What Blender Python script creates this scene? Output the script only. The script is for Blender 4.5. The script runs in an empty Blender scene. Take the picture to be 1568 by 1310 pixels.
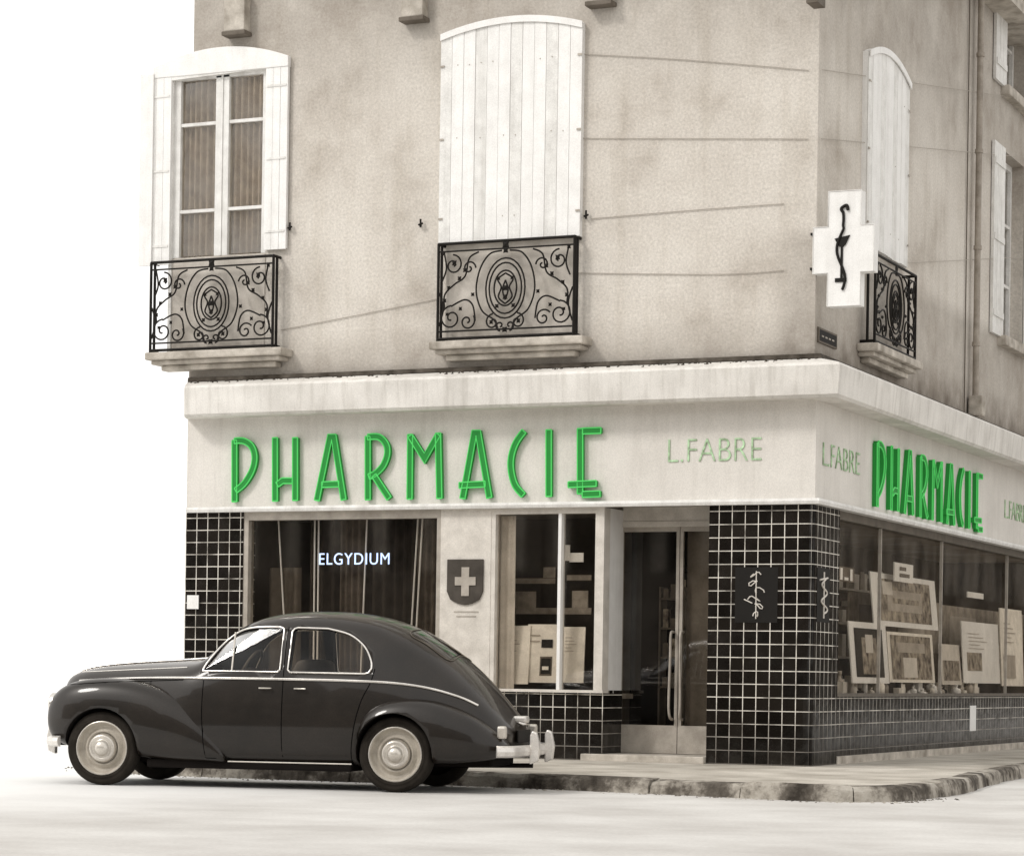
import bpy, bmesh, math, random
from mathutils import Vector, Matrix
from mathutils.bvhtree import BVHTree
random.seed(7)
scene = bpy.context.scene
scene.view_settings.view_transform = 'Standard'
scene.view_settings.look = 'None'
scene.view_settings.exposure = 0

# ------------------------------------------------------------------ camera
FPX, CX, YP, ROLL = 3950.0, 784.0, 1035.4, 0.0147
YAW = math.atan2(0.405, 0.914)
FW = Vector((-math.sin(YAW), math.cos(YAW), 0)); RT = Vector((math.cos(YAW), math.sin(YAW), 0)); UP = Vector((0, 0, 1))
CAM = -26.3*FW - 3.036*RT + Vector((0, 0, 1.0))
cd = bpy.data.cameras.new('camera'); cam = bpy.data.objects.new('camera', cd)
scene.collection.objects.link(cam); scene.camera = cam
cd.sensor_width = 36; cd.sensor_fit = 'HORIZONTAL'; cd.lens = 36*FPX/1568
cd.shift_y = (YP-655)/1568; cd.clip_end = 3000; cd.clip_start = 0.1
cr = RT*math.cos(ROLL)+UP*math.sin(ROLL); cu = -RT*math.sin(ROLL)+UP*math.cos(ROLL)
m = Matrix((cr, cu, -FW)).transposed().to_4x4(); m.translation = CAM
cam.matrix_world = m

# survey helpers: read real-world positions of wall features off the wall planes
def ray(px, py):
    u, v = px-CX, YP-py
    u2 = u*math.cos(ROLL)-v*math.sin(ROLL); v2 = u*math.sin(ROLL)+v*math.cos(ROLL)
    return FW+RT*(u2/FPX)+UP*(v2/FPX)
def F(px, py, w=0.0):
    d = ray(px, py); t = (-w-CAM.y)/d.y; p = CAM+d*t; return p.x, p.z
def S(px, py, w=0.0):
    d = ray(px, py); t = (w-CAM.x)/d.x; p = CAM+d*t; return p.y, p.z
def U(px, w=0.0, py=950): return F(px, py, w)[0]
def V(px, w=0.0, py=950): return S(px, py, w)[0]
front = lambda u, w, z: Vector((u, -w, z))
side = lambda u, w, z: Vector((w, u, z))

# ------------------------------------------------------------------ materials
def new_mat(name):
    mt = bpy.data.materials.new(name); mt.use_nodes = True
    nt = mt.node_tree; return mt, nt, nt.nodes, nt.links, nt.nodes['Principled BSDF']
def c4(c): return (c[0], c[1], c[2], 1) if len(c) == 3 else c
def ramp(nodes, stops):
    r = nodes.new('ShaderNodeValToRGB'); e = r.color_ramp.elements
    e[0].position, e[0].color = stops[0][0], c4(stops[0][1]); e[1].position, e[1].color = stops[-1][0], c4(stops[-1][1])
    for p, c in stops[1:-1]:
        k = e.new(p); k.color = c4(c)
    return r
def noise(nodes, links, vec, scale, detail=4, rough=.55):
    n = nodes.new('ShaderNodeTexNoise'); n.inputs['Scale'].default_value = scale; n.inputs['Detail'].default_value = detail
    n.inputs['Roughness'].default_value = rough; links.new(vec, n.inputs['Vector']); return n
def mixc(nodes, links, mode, fac, a, b):
    mx = nodes.new('ShaderNodeMix'); mx.data_type = 'RGBA'; mx.blend_type = mode
    for sock, val in ((0, fac), (6, a), (7, b)):
        if hasattr(val, 'links'): links.new(val, mx.inputs[sock])
        else: mx.inputs[sock].default_value = val if sock == 0 else c4(val)
    return mx.outputs[2]
def maprange(N, L, src, a, b, c=0, d=1):
    mr = N.new('ShaderNodeMapRange'); mr.inputs[1].default_value = a; mr.inputs[2].default_value = b; mr.inputs[3].default_value = c; mr.inputs[4].default_value = d
    L.new(src, mr.inputs[0]); return mr.outputs[0]
def math_(N, L, op, a, b):
    m_ = N.new('ShaderNodeMath'); m_.operation = op
    for i, v in enumerate((a, b)):
        if hasattr(v, 'links'): L.new(v, m_.inputs[i])
        else: m_.inputs[i].default_value = v
    return m_.outputs[0]
def pos(nodes): return nodes.new('ShaderNodeNewGeometry').outputs['Position']
def simple(name, col, rough=.6, metal=0, var=.15, nscale=6, bump=0, coat=0, grain=.08, spec=None, streak=0):
    mt, nt, N, L, b = new_mat(name)
    p = pos(N)
    n1 = noise(N, L, p, nscale, 4); r1 = ramp(N, [(.3, (1-var, 1-var*1.04, 1-var*1.1)), (.7, (1+var*.3,)*3)]); L.new(n1.outputs['Fac'], r1.inputs[0])
    n2 = noise(N, L, p, 90, 1); r2 = ramp(N, [(.3, (1-grain,)*3), (.7, (1+grain,)*3)]); L.new(n2.outputs['Fac'], r2.inputs[0])
    c = mixc(N, L, 'MULTIPLY', 1.0, col, r1.outputs[0]); c = mixc(N, L, 'MULTIPLY', 1.0, c, r2.outputs[0])
    if streak:
        ms = N.new('ShaderNodeMapping'); ms.inputs['Scale'].default_value = (7, 7, .5); L.new(p, ms.inputs[0])
        s = noise(N, L, ms.outputs[0], 1.5, 4, .6); rs = ramp(N, [(.34, (1-streak, 1-streak*1.05, 1-streak*1.12)), (.52, (1, 1, 1))]); L.new(s.outputs['Fac'], rs.inputs[0])
        c = mixc(N, L, 'MULTIPLY', 1.0, c, rs.outputs[0])
    L.new(c, b.inputs['Base Color'])
    b.inputs['Roughness'].default_value = rough; b.inputs['Metallic'].default_value = metal
    if spec is None: spec = .5 if max(col) > .3 or metal > .2 else .2
    b.inputs['Specular IOR Level'].default_value = spec
    if coat: b.inputs['Coat Weight'].default_value = coat; b.inputs['Coat Roughness'].default_value = .05; b.inputs['Coat Tint'].default_value = (1, .94, .88, 1)
    if bump:
        bp = N.new('ShaderNodeBump'); bp.inputs['Strength'].default_value = bump; bp.inputs['Distance'].default_value = .01
        L.new(n1.outputs['Fac'], bp.inputs['Height']); L.new(bp.outputs[0], b.inputs['Normal'])
    return mt
def emis(name, col, strength, base=None):
    mt, nt, N, L, b = new_mat(name)
    b.inputs['Base Color'].default_value = c4(base or col); b.inputs['Emission Color'].default_value = c4(col)
    b.inputs['Emission Strength'].default_value = strength; b.inputs['Roughness'].default_value = .45
    b.inputs['Specular IOR Level'].default_value = .2
    return mt
def stucco(name, lo, hi):
    mt, nt, N, L, b = new_mat(name); p = pos(N)
    a = noise(N, L, p, .8, 6, .62); ra = ramp(N, [(.32, lo), (.46, tuple((x*.35+y*.65) for x, y in zip(lo, hi))), (.62, hi)]); L.new(a.outputs['Fac'], ra.inputs[0])
    ms = N.new('ShaderNodeMapping'); ms.inputs['Scale'].default_value = (3, 3, .35); L.new(p, ms.inputs[0])
    s = noise(N, L, ms.outputs[0], 1.2, 4, .6); rs = ramp(N, [(.3, (.86, .845, .82)), (.5, (1, 1, 1))]); L.new(s.outputs['Fac'], rs.inputs[0])
    g = noise(N, L, p, 34, 3, .8); rg = ramp(N, [(.25, (.74,)*3), (.75, (1.18,)*3)]); L.new(g.outputs['Fac'], rg.inputs[0])
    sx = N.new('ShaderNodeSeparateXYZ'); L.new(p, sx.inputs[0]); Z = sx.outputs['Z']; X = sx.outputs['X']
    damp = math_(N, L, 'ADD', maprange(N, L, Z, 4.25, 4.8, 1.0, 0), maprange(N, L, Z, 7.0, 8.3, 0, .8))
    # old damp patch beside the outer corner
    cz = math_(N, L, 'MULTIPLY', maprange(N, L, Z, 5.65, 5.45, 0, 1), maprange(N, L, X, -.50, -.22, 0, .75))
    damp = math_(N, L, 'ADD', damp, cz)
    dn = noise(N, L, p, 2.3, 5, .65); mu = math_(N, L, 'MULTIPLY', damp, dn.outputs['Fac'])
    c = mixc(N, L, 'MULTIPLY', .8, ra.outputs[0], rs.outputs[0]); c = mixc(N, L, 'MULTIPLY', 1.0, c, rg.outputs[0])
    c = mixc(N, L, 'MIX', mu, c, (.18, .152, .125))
    L.new(c, b.inputs['Base Color']); b.inputs['Roughness'].default_value = .95; b.inputs['Specular IOR Level'].default_value = .2
    bp = N.new('ShaderNodeBump'); bp.inputs['Strength'].default_value = .45; bp.inputs['Distance'].default_value = .01
    L.new(g.outputs['Fac'], bp.inputs['Height']); L.new(bp.outputs[0], b.inputs['Normal'])
    return mt
def tiles(name, axis, w=.142, h=.137, s0=.18, s1=.5):
    mt, nt, N, L, b = new_mat(name); p = pos(N)
    sx = N.new('ShaderNodeSeparateXYZ'); L.new(p, sx.inputs[0]); cb = N.new('ShaderNodeCombineXYZ')
    L.new(sx.outputs[axis], cb.inputs[0]); L.new(sx.outputs['Z'], cb.inputs[1])
    br = N.new('ShaderNodeTexBrick'); br.offset = 0; br.squash = 1; L.new(cb.outputs[0], br.inputs['Vector'])
    br.inputs['Scale'].default_value = 1; br.inputs['Brick Width'].default_value = w; br.inputs['Row Height'].default_value = h
    br.inputs['Mortar Size'].default_value = .0048; br.inputs['Mortar Smooth'].default_value = .1; br.inputs['Bias'].default_value = 0
    br.inputs['Color1'].default_value = (.005, .0041, .0033, 1); br.inputs['Color2'].default_value = (.015, .0122, .0098, 1)
    nz = noise(N, L, p, 3, 4); rm = ramp(N, [(.32, (.14, .125, .105)), (.55, (.72, .68, .61))]); L.new(nz.outputs['Fac'], rm.inputs[0])
    gm_ = mixc(N, L, 'MIX', maprange(N, L, sx.outputs['Z'], .2, .75), (.10, .088, .075), rm.outputs[0])
    L.new(gm_, br.inputs['Mortar'])
    L.new(br.outputs['Color'], b.inputs['Base Color'])
    rr = ramp(N, [(0, (.14,)*3), (1, (.9,)*3)]); L.new(br.outputs['Fac'], rr.inputs[0]); L.new(rr.outputs[0], b.inputs['Roughness'])
    n2 = noise(N, L, p, 7, 3); sp = ramp(N, [(.4, (s0,)*3), (.65, (s1,)*3)]); L.new(n2.outputs['Fac'], sp.inputs[0]); L.new(sp.outputs[0], b.inputs['Specular IOR Level'])
    ad = N.new('ShaderNodeMath'); ad.operation = 'MULTIPLY_ADD'; ad.inputs[1].default_value = -1; L.new(br.outputs['Fac'], ad.inputs[0]); L.new(n2.outputs['Fac'], ad.inputs[2])
    bp = N.new('ShaderNodeBump'); bp.inputs['Strength'].default_value = .5; bp.inputs['Distance'].default_value = .004
    L.new(ad.outputs[0], bp.inputs['Height']); L.new(bp.outputs[0], b.inputs['Normal'])
    return mt
def glass(name, refl=.04, fk=.35, tint=(.95, .93, .90)):
    mt, nt, N, L, b = new_mat(name); N.remove(b)
    out = N['Material Output']; t = N.new('ShaderNodeBsdfTransparent'); t.inputs[0].default_value = c4(tint)
    g = N.new('ShaderNodeBsdfGlossy'); g.inputs['Roughness'].default_value = .03
    nz = noise(N, L, pos(N), 1.1, 3)
    fr = N.new('ShaderNodeFresnel'); fr.inputs[0].default_value = 1.35
    ad = N.new('ShaderNodeMath'); ad.operation = 'MULTIPLY_ADD'; ad.inputs[1].default_value = fk; ad.inputs[2].default_value = refl-.01; L.new(fr.outputs[0], ad.inputs[0])
    rz = ramp(N, [(.35, (.55,)*3), (.65, (1.5,)*3)]); L.new(nz.outputs['Fac'], rz.inputs[0])
    ml = math_(N, L, 'MULTIPLY', ad.outputs[0], rz.outputs[0])
    mx = N.new('ShaderNodeMixShader'); L.new(ml, mx.inputs[0]); L.new(t.outputs[0], mx.inputs[1]); L.new(g.outputs[0], mx.inputs[2])
    L.new(mx.outputs[0], out.inputs[0]); return mt

M_wall = stucco('stucco', (.43, .385, .335), (.64, .60, .545))
M_fascia = simple('painted_fascia', (.68, .65, .605), .8, var=.12, nscale=1.5, grain=.08, streak=.06)
M_corn = simple('painted_cornice', (.71, .685, .645), .8, var=.18, nscale=2.2, bump=.1, streak=.16)
M_white = simple('white_paint', (.80, .79, .77), .65, var=.08, nscale=5, grain=.06, streak=.06)
M_white2 = simple('white_paint_weathered', (.74, .73, .705), .65, var=.16, nscale=7, grain=.08, streak=.12)
M_sill = simple('stone_sill', (.50, .46, .405), .85, var=.5, nscale=5, bump=.4)
M_iron = simple('wrought_iron', (.012, .010, .008), .55, .2, var=.3, spec=.2)
M_tilef = tiles('black_tiles_front', 'X'); M_tiles = tiles('black_tiles_side', 'Y', s0=.05, s1=.16)
M_glass = glass('shop_glass', .045, .4); M_sglass = glass('side_shop_glass', .02, .13); M_cglass = glass('car_glass', .03, .5)
M_wglass = glass('window_glass', .05, .5)
M_frame = simple('window_frame_metal', (.42, .38, .33), .5, .1, var=.3)
M_frameD = simple('window_frame_dark', (.14, .122, .10), .5, .1, var=.3)
M_frameL = simple('window_frame_light', (.64, .60, .545), .6, 0, var=.2)
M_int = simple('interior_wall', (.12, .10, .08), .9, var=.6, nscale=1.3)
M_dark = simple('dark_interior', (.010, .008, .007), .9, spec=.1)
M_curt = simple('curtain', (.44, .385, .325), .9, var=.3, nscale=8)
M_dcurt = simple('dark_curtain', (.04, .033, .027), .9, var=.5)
M_green = emis('green_letters', (.03, .40, .06), .12, (.018, .20, .035))
M_green2 = emis('green_letter_edge', (.10, .75, .16), .25, (.07, .50, .11))
M_pale = simple('pale_green_letters', (.46, .68, .42), .6, var=.6, nscale=14)
M_neon = emis('neon_tube', (.50, .66, 1.0), 1.7)
M_blk = simple('black_paint', (.010, .0085, .007), .6)
M_grey = simple('grey_paint', (.15, .128, .105), .7, var=.3)
M_roof = simple('roof_tiles', (.2, .16, .13), .8)
M_paper = simple('paper', (.82, .78, .71), .8, var=.18, nscale=7)
M_photo = simple('printed_picture', (.34, .30, .24), .7, var=.95, nscale=9)
M_lead = simple('dark_flashing', (.085, .073, .06), .9, var=.7, nscale=7)

# ------------------------------------------------------------------ mesh helpers
def link(ob, parent=None):
    scene.collection.objects.link(ob)
    if parent: ob.parent = parent
    return ob
def empty(name, loc=(0, 0, 0), rz=0):
    e = bpy.data.objects.new(name, None); e.location = loc; e.rotation_euler[2] = rz; e.empty_display_size = .3
    scene.collection.objects.link(e); return e
def mesh(name, verts, faces, mats, parent=None, smooth=False, bev=0, idx=None):
    me = bpy.data.meshes.new(name); me.from_pydata([tuple(v) for v in verts], [], faces)
    bm = bmesh.new(); bm.from_mesh(me)
    bmesh.ops.recalc_face_normals(bm, faces=bm.faces)
    if bev: bmesh.ops.bevel(bm, geom=bm.edges[:], offset=bev, segments=2, affect='EDGES', profile=.6, clamp_overlap=True)
    bm.to_mesh(me); bm.free()
    for mt in (mats if isinstance(mats, (list, tuple)) else [mats]): me.materials.append(mt)
    if idx is not None:
        for p in me.polygons: p.material_index = idx
    if smooth:
        for p in me.polygons: p.use_smooth = True
    return link(bpy.data.objects.new(name, me), parent)
BF = [(0, 1, 3, 2), (4, 6, 7, 5), (0, 4, 5, 1), (2, 3, 7, 6), (0, 2, 6, 4), (1, 5, 7, 3)]
def bx(name, fr, u0, u1, w0, w1, z0, z1, mt, parent, bev=0):
    return mesh(name, [fr(u, w, z) for u in (u0, u1) for w in (w0, w1) for z in (z0, z1)], BF, mt, parent, bev=bev)
def multi(name, fr, boxes, mt, parent):
    vs, fs = [], []
    for (u0, u1, w0, w1, z0, z1) in boxes:
        o = len(vs); vs += [fr(u, w, z) for u in (u0, u1) for w in (w0, w1) for z in (z0, z1)]
        fs += [tuple(i+o for i in f) for f in BF]
    return mesh(name, vs, fs, mt, parent)
def prism(name, fr, poly, w0, w1, mt, parent, bev=0):
    n = len(poly); vs = [fr(u, w0, z) for u, z in poly]+[fr(u, w1, z) for u, z in poly]
    fs = [tuple(range(n)), tuple(range(2*n-1, n-1, -1))]+[(i, (i+1) % n, n+(i+1) % n, n+i) for i in range(n)]
    return mesh(name, vs, fs, mt, parent, bev=bev)
def tubes(name, lines, r, mt, parent, res=3, cyc=None):
    cu_ = bpy.data.curves.new(name, 'CURVE'); cu_.dimensions = '3D'; cu_.bevel_depth = r; cu_.bevel_resolution = res; cu_.use_fill_caps = True
    for i, pts in enumerate(lines):
        sp = cu_.splines.new('POLY'); sp.points.add(len(pts)-1)
        for k, p in enumerate(pts): sp.points[k].co = (p[0], p[1], p[2], 1)
        if cyc and cyc[i]: sp.use_cyclic_u = True
        sp.use_smooth = True
    cu_.materials.append(mt); return link(bpy.data.objects.new(name, cu_), parent)
def smoothline(pts, n=8):
    out = []; P = [pts[0]]+list(pts)+[pts[-1]]
    for i in range(1, len(P)-2):
        for k in range(n):
            t = k/n; a, b, c, d = P[i-1], P[i], P[i+1], P[i+2]
            out.append(tuple(.5*((2*b[j])+(-a[j]+c[j])*t+(2*a[j]-5*b[j]+4*c[j]-d[j])*t*t+(-a[j]+3*b[j]-3*c[j]+d[j])*t**3) for j in range(len(b))))
    out.append(tuple(pts[-1])); return out
def lathe(name, prof, origin, axis, mt, parent, seg=32):
    vs, fs = [], []; n = len(prof)
    for s in range(seg):
        a = 2*math.pi*s/seg
        for r, h in prof:
            if axis == 'Z': vs.append((origin[0]+r*math.cos(a), origin[1]+r*math.sin(a), origin[2]+h))
            else: vs.append((origin[0]+r*math.cos(a), origin[1]+h, origin[2]+r*math.sin(a)))
    for s in range(seg):
        for i in range(n-1):
            fs.append((s*n+i, s*n+i+1, ((s+1) % seg)*n+i+1, ((s+1) % seg)*n+i))
    return mesh(name, vs, fs, mt, parent, smooth=True)
def bake(ob):
    dg = bpy.context.evaluated_depsgraph_get(); dg.update()
    me = bpy.data.meshes.new_from_object(ob.evaluated_get(dg)); ob.modifiers.clear(); ob.data = me
def boolean(ob, cutter):
    md = ob.modifiers.new('b', 'BOOLEAN'); md.operation = 'DIFFERENCE'; md.solver = 'EXACT'; md.object = cutter
    bake(ob); bpy.data.objects.remove(cutter)

# ------------------------------------------------------------------ ground, road, pavement
def ground_mat(name, a, b_):
    mt, nt, N, L, b = new_mat(name); p = pos(N)
    n1 = noise(N, L, p, .7, 5, .6); r1 = ramp(N, [(.33, a), (.66, b_)]); L.new(n1.outputs['Fac'], r1.inputs[0])
    n2 = noise(N, L, p, 30, 3, .7); r2 = ramp(N, [(.3, (.90,)*3), (.7, (1.05,)*3)]); L.new(n2.outputs['Fac'], r2.inputs[0])
    c = mixc(N, L, 'MULTIPLY', 1, r1.outputs[0], r2.outputs[0])
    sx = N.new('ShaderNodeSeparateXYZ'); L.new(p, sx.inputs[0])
    # ground colour painted to fade leftwards into the white of the sky
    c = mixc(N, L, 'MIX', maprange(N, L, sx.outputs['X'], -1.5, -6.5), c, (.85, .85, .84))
    L.new(c, b.inputs['Base Color']); b.inputs['Roughness'].default_value = .95
    b.inputs['Specular IOR Level'].default_value = .1
    bp = N.new('ShaderNodeBump'); bp.inputs['Strength'].default_value = .25; bp.inputs['Distance'].default_value = .01
    L.new(n2.outputs['Fac'], bp.inputs['Height']); L.new(bp.outputs[0], b.inputs['Normal']); return mt
M_ground = ground_mat('dusty_ground_white_fade', (.47, .45, .425), (.62, .605, .58))
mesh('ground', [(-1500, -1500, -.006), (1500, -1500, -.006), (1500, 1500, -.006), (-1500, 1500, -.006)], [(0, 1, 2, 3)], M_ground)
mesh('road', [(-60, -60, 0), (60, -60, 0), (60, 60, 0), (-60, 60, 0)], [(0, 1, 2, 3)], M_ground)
M_pave = simple('pavement_asphalt', (.50, .465, .41), .95, var=.42, nscale=1.6, bump=.15, spec=.15, grain=.15)
mt, nt, N, L, b = new_mat('kerb_stone'); p = pos(N); n1 = noise(N, L, p, 1.9, 6, .68)
r1 = ramp(N, [(.36, (.04, .034, .028)), (.47, (.12, .105, .088)), (.56, (.36, .33, .285)), (.7, (.50, .47, .42))]); L.new(n1.outputs['Fac'], r1.inputs[0])
L.new(r1.outputs[0], b.inputs['Base Color']); b.inputs['Roughness'].default_value = .95; b.inputs['Specular IOR Level'].default_value = .15
n2 = noise(N, L, p, 14, 4); bp = N.new('ShaderNodeBump'); bp.inputs['Distance'].default_value = .03; bp.inputs['Strength'].default_value = .8; L.new(n2.outputs['Fac'], bp.inputs['Height']); L.new(bp.outputs[0], b.inputs['Normal'])
M_kerb = mt
kp = [(-7.5, .6), (-7.35, -1.2), (-6.9, -2.7), (-6.1, -3.6), (-5.1, -3.92), (-3.6, -3.97), (-1.8, -4.0), (0, -4.3), (1.0, -4.55), (1.55, -4.62), (1.95, -4.4), (2.15, -3.9), (2.15, -2.2), (1.9, 0), (1.7, 3), (1.65, 8), (1.65, 22)]
kp = smoothline(kp, 10)
pav = empty('pavement')
def offs(path, d):
    out = []
    for i, p in enumerate(path):
        a = Vector(path[max(i-1, 0)]); c = Vector(path[min(i+1, len(path)-1)]); t = (c-a).normalized(); nrm = Vector((-t.y, t.x)); out.append((p[0]+nrm.x*d, p[1]+nrm.y*d))
    return out
ins = offs(kp, .17)
poly = ins+[(-.5, 22), (-.5, 13.9), (-7.3, 13.9)]
me_v = [(x, y, .13) for x, y in poly]+[(x, y, -.02) for x, y in poly]; n = len(poly)
mesh('paving', me_v, [tuple(range(n))]+[(i, (i+1) % n, n+(i+1) % n, n+i) for i in range(n)], M_pave, pav)
lens = [0]
for i in range(1, len(kp)): lens.append(lens[-1]+(Vector(kp[i])-Vector(kp[i-1])).length)
def at(s):
    for i in range(1, len(kp)):
        if lens[i] >= s:
            t = (s-lens[i-1])/(lens[i]-lens[i-1]); q = Vector(kp[i-1]).lerp(Vector(kp[i]), t); q2 = Vector(ins[i-1]).lerp(Vector(ins[i]), t); return q, q2
    return Vector(kp[-1]), Vector(ins[-1])
s = 0; vs, fs = [], []
while s < lens[-1]-.2:
    Ls = random.uniform(.7, 1.15); e = min(s+Ls-.012, lens[-1]-.01); K = 8; dz = random.uniform(-.014, .012); dd = random.uniform(-.018, .012)
    o = len(vs)
    for k in range(K+1):
        q, q2 = at(s+(e-s)*k/K); nrm = (q2-q).normalized(); q = q-nrm*(dd+random.uniform(-.007, .007))
        j = random.uniform(-.009, .007)-(.012 if k in (0, K) else 0)
        vs += [(q.x-nrm.x*.01, q.y-nrm.y*.01, -.03), (q.x+nrm.x*.01, q.y+nrm.y*.01, .10+dz+j), (q.x+nrm.x*.035, q.y+nrm.y*.035, .132+dz+j), (q2.x+nrm.x*.02, q2.y+nrm.y*.02, .134+dz*.3), (q2.x, q2.y, -.03)]
    for k in range(K):
        for j in range(4): a = o+k*5+j; fs.append((a, a+1, a+6, a+5))
    fs += [tuple(o+j for j in range(5)), tuple(o+K*5+j for j in range(4, -1, -1))]
    s += Ls
mesh('kerb', vs, fs, M_kerb, pav)
vs, fs = [], []
for i in range(420):
    q, q2 = at(random.uniform(2.5, 14)); nrm = (q-q2).normalized(); d = abs(random.gauss(0, .10))+.02; r = random.uniform(.006, .018); c = q+nrm*d; o = len(vs); a0 = random.random()*6
    for k in range(5): vs.append((c.x+r*random.uniform(.7, 1.3)*math.cos(a0+k*1.2566), c.y+r*random.uniform(.7, 1.3)*math.sin(a0+k*1.2566), .0005))
    vs.append((c.x, c.y, r*.7)); fs += [(o+k, o+(k+1) % 5, o+5) for k in range(5)]
mesh('gutter_gravel', vs, fs, M_kerb, pav)

# ------------------------------------------------------------------ unseen houses added across both streets to darken reflections and ambient light
M_opp = simple('old_render', (.17, .15, .13), .9, var=.5, nscale=.5)
M_oppd = simple('dark_openings', (.03, .026, .022), .6)
def house(name, fr, u0, u1, w, h, d=9):
    e = empty(name)
    bx('walls', fr, u0, u1, w-d, w, 0, h, M_opp, e)
    bx('eaves', fr, u0-.05, u1+.05, w-.1, w+.35, h+.001, h+.2, M_sill, e)
    prism('roof', fr, [(u0, h+.201), (u1, h+.201), (u1-1.5, h+2.6), (u0+1.5, h+2.6)], w-d, w, M_roof, e)
    n = int((u1-u0)/2.6); st = (u1-u0)/n; wins, shs = [], []
    for i in range(n):
        c = u0+(i+.5)*st
        for fl in range(int(h//3.2)):
            zb = .9+fl*3.2 if fl else .15
            wins.append((c-.5, c+.5, w+.002, w+.03, zb, fl*3.2+2.55))
            if fl: shs += [(c-1.0, c-.52, w+.002, w+.05, zb, fl*3.2+2.55), (c+.52, c+1.0, w+.002, w+.05, zb, fl*3.2+2.55)]
    multi('windows', fr, wins, M_oppd, e); multi('shutters', fr, shs, M_frame, e)
opp = lambda u, w, z: Vector((u, -44+w, z)); opr = lambda u, w, z: Vector((15-w, u, z))
house('reflection_house', opp, -40, -22, 0, 9.8); house('reflection_house', opp, -21.9, -6, 0, 12.6); house('reflection_house', opp, -5.9, 12, 0, 10.4); house('reflection_house', opp, 12.1, 30, 0, 9.8)
house('reflection_house', opr, 22, 42, 0, 9.7); house('reflection_house', opr, 42.1, 68, 0, 12.0); house('reflection_house', opr, 68.1, 100, 0, 9.9); house('reflection_house', opr, 100.1, 150, 0, 12.5)

# ------------------------------------------------------------------ corner building
B = empty('corner_building')
uL = F(289, 600)[0]; ZT = 9.6; YE = 13.5
ZF, ZC0, ZC1, ZW = 2.83, 3.86, 4.20, 4.30
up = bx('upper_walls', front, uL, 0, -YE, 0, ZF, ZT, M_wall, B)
wy0, wz0 = S(1531, 515); wy1 = wy0+1.25
_, wz1 = S(1531, 225)
for (za, zb) in ((wz0, wz1), (wz0+3.25, wz1+3.0)):
    c = bx('cut', side, wy0, wy1, -.28, .2, za, zb, M_wall, None); boolean(up, c)
bx('roof_eaves', front, uL-.2, .35, -YE-.2, .35, ZT+.002, ZT+.18, M_sill, B)
prism('roof', side, [(-.3, ZT+.19), (YE+.2, ZT+.19), (YE-3, ZT+1.9), (3, ZT+1.9)], uL-.15, .3, M_roof, B)
def sweepL(name, prof, mt, end=YE):
    vs = []; n = len(prof)
    for w, z in prof: vs.append((uL+.45*w, -w, z))
    for w, z in prof: vs.append((w, -w, z))
    for w, z in prof: vs.append((w, end, z))
    fs = [tuple(range(n)), tuple(2*n+i for i in range(n))]
    for k in (0, 1):
        for i in range(n): fs.append((k*n+i, k*n+(i+1) % n, (k+1)*n+(i+1) % n, (k+1)*n+i))
    return mesh(name, vs, fs, mt, B)
sweepL('fascia', [(.002, ZF+.03), (.04, ZF+.03), (.04, ZC0+.02), (.002, ZC0+.02)], M_fascia)
sweepL('cornice', [(.003, ZC0), (.33, ZC0-.01), (.36, ZC0+.02), (.385, ZC1-.03), (.36, ZC1), (.003, ZW)], M_corn)
sweepL('cornice_flashing', [(.004, ZW-.06), (.11, ZW-.02), (.09, ZW+.025), (.004, ZW+.035)], M_lead)
sweepL('fascia_lip', [(.001, ZF-.03), (.10, ZF-.03), (.11, ZF+.0), (.10, ZF+.028), (.001, ZF+.028)], M_white2)
vs, fs = [], []
for i in range(420):
    if i < 290: u = random.uniform(uL+.1, .1); base = Vector((u, -abs(random.gauss(.11, .05)), 0))
    else: base = Vector((abs(random.gauss(.11, .05)), random.uniform(0, 9), 0))
    w = -base.y if i < 290 else base.x; w = min(w, .3); z = ZW-(ZW-ZC1)*w/.36; r = random.uniform(.006, .016); o = len(vs)
    for k in range(5):
        a = k*1.2566; vs.append((base.x+r*1.6*math.cos(a), base.y+r*1.6*math.sin(a), z-.004))
    vs.append((base.x+random.uniform(-.01, .01), base.y, z+r*random.uniform(.6, 1.8))); fs += [(o+k, o+(k+1) % 5, o+5) for k in range(5)]
mesh('cornice_moss', vs, fs, M_lead, B)

# ground floor
G0 = .125
ZS = .87
bx('tile_panel', front, uL, U(372), -.25, .02, G0, ZF-.03, M_tilef, B)
u1a, u1b = U(372), U(674)
bx('window_base_tiles', front, u1a, u1b, -.25, .0, G0, ZS-.03, M_tilef, B)
multi('display_window_frame', front, [(u1a, u1a+.06, -.12, .01, ZS, ZF-.03), (u1b-.05, u1b, -.12, .01, ZS, ZF-.03), (u1a+.06, u1b-.05, -.12, .01, ZF-.12, ZF-.03), (u1a, u1b, -.12, .04, ZS-.03, ZS)], M_frame, B)
bx('display_window_glass', front, u1a+.05, u1b-.04, -.07, -.062, ZS, ZF-.1, M_glass, B)
u2a, u2b = U(751), U(913)
bx('white_panel', front, u1b, u2a, -.25, .015, G0, ZF-.03, M_frameL, B)
bx('entry_window_base', front, u2a, u2b+.09, -.3, .0, G0, ZS-.03, M_tilef, B)
mu = U(856)
multi('entry_window_frame', front, [(u2a, u2a+.05, -.1, .01, ZS, ZF-.03), (u2b-.02, u2b+.08, -.16, .01, ZS, ZF-.03), (u2a+.05, u2b-.02, -.1, .01, ZF-.09, ZF-.03), (u2a, u2b+.1, -.12, .04, ZS-.03, ZS)], M_frameL, B)
bx('entry_window_mullion', front, mu-.018, mu+.018, -.1, .012, ZS, ZF-.09, M_white, B)
bx('entry_window_glass', front, u2a+.04, u2b-.01, -.07, -.062, ZS, ZF-.08, M_glass, B)
ur = u2b+.08; RD = .55
bx('entry_reveal', front, ur-.04, ur, -RD, -.161, ZS, ZF-.03, M_white, B)
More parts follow.
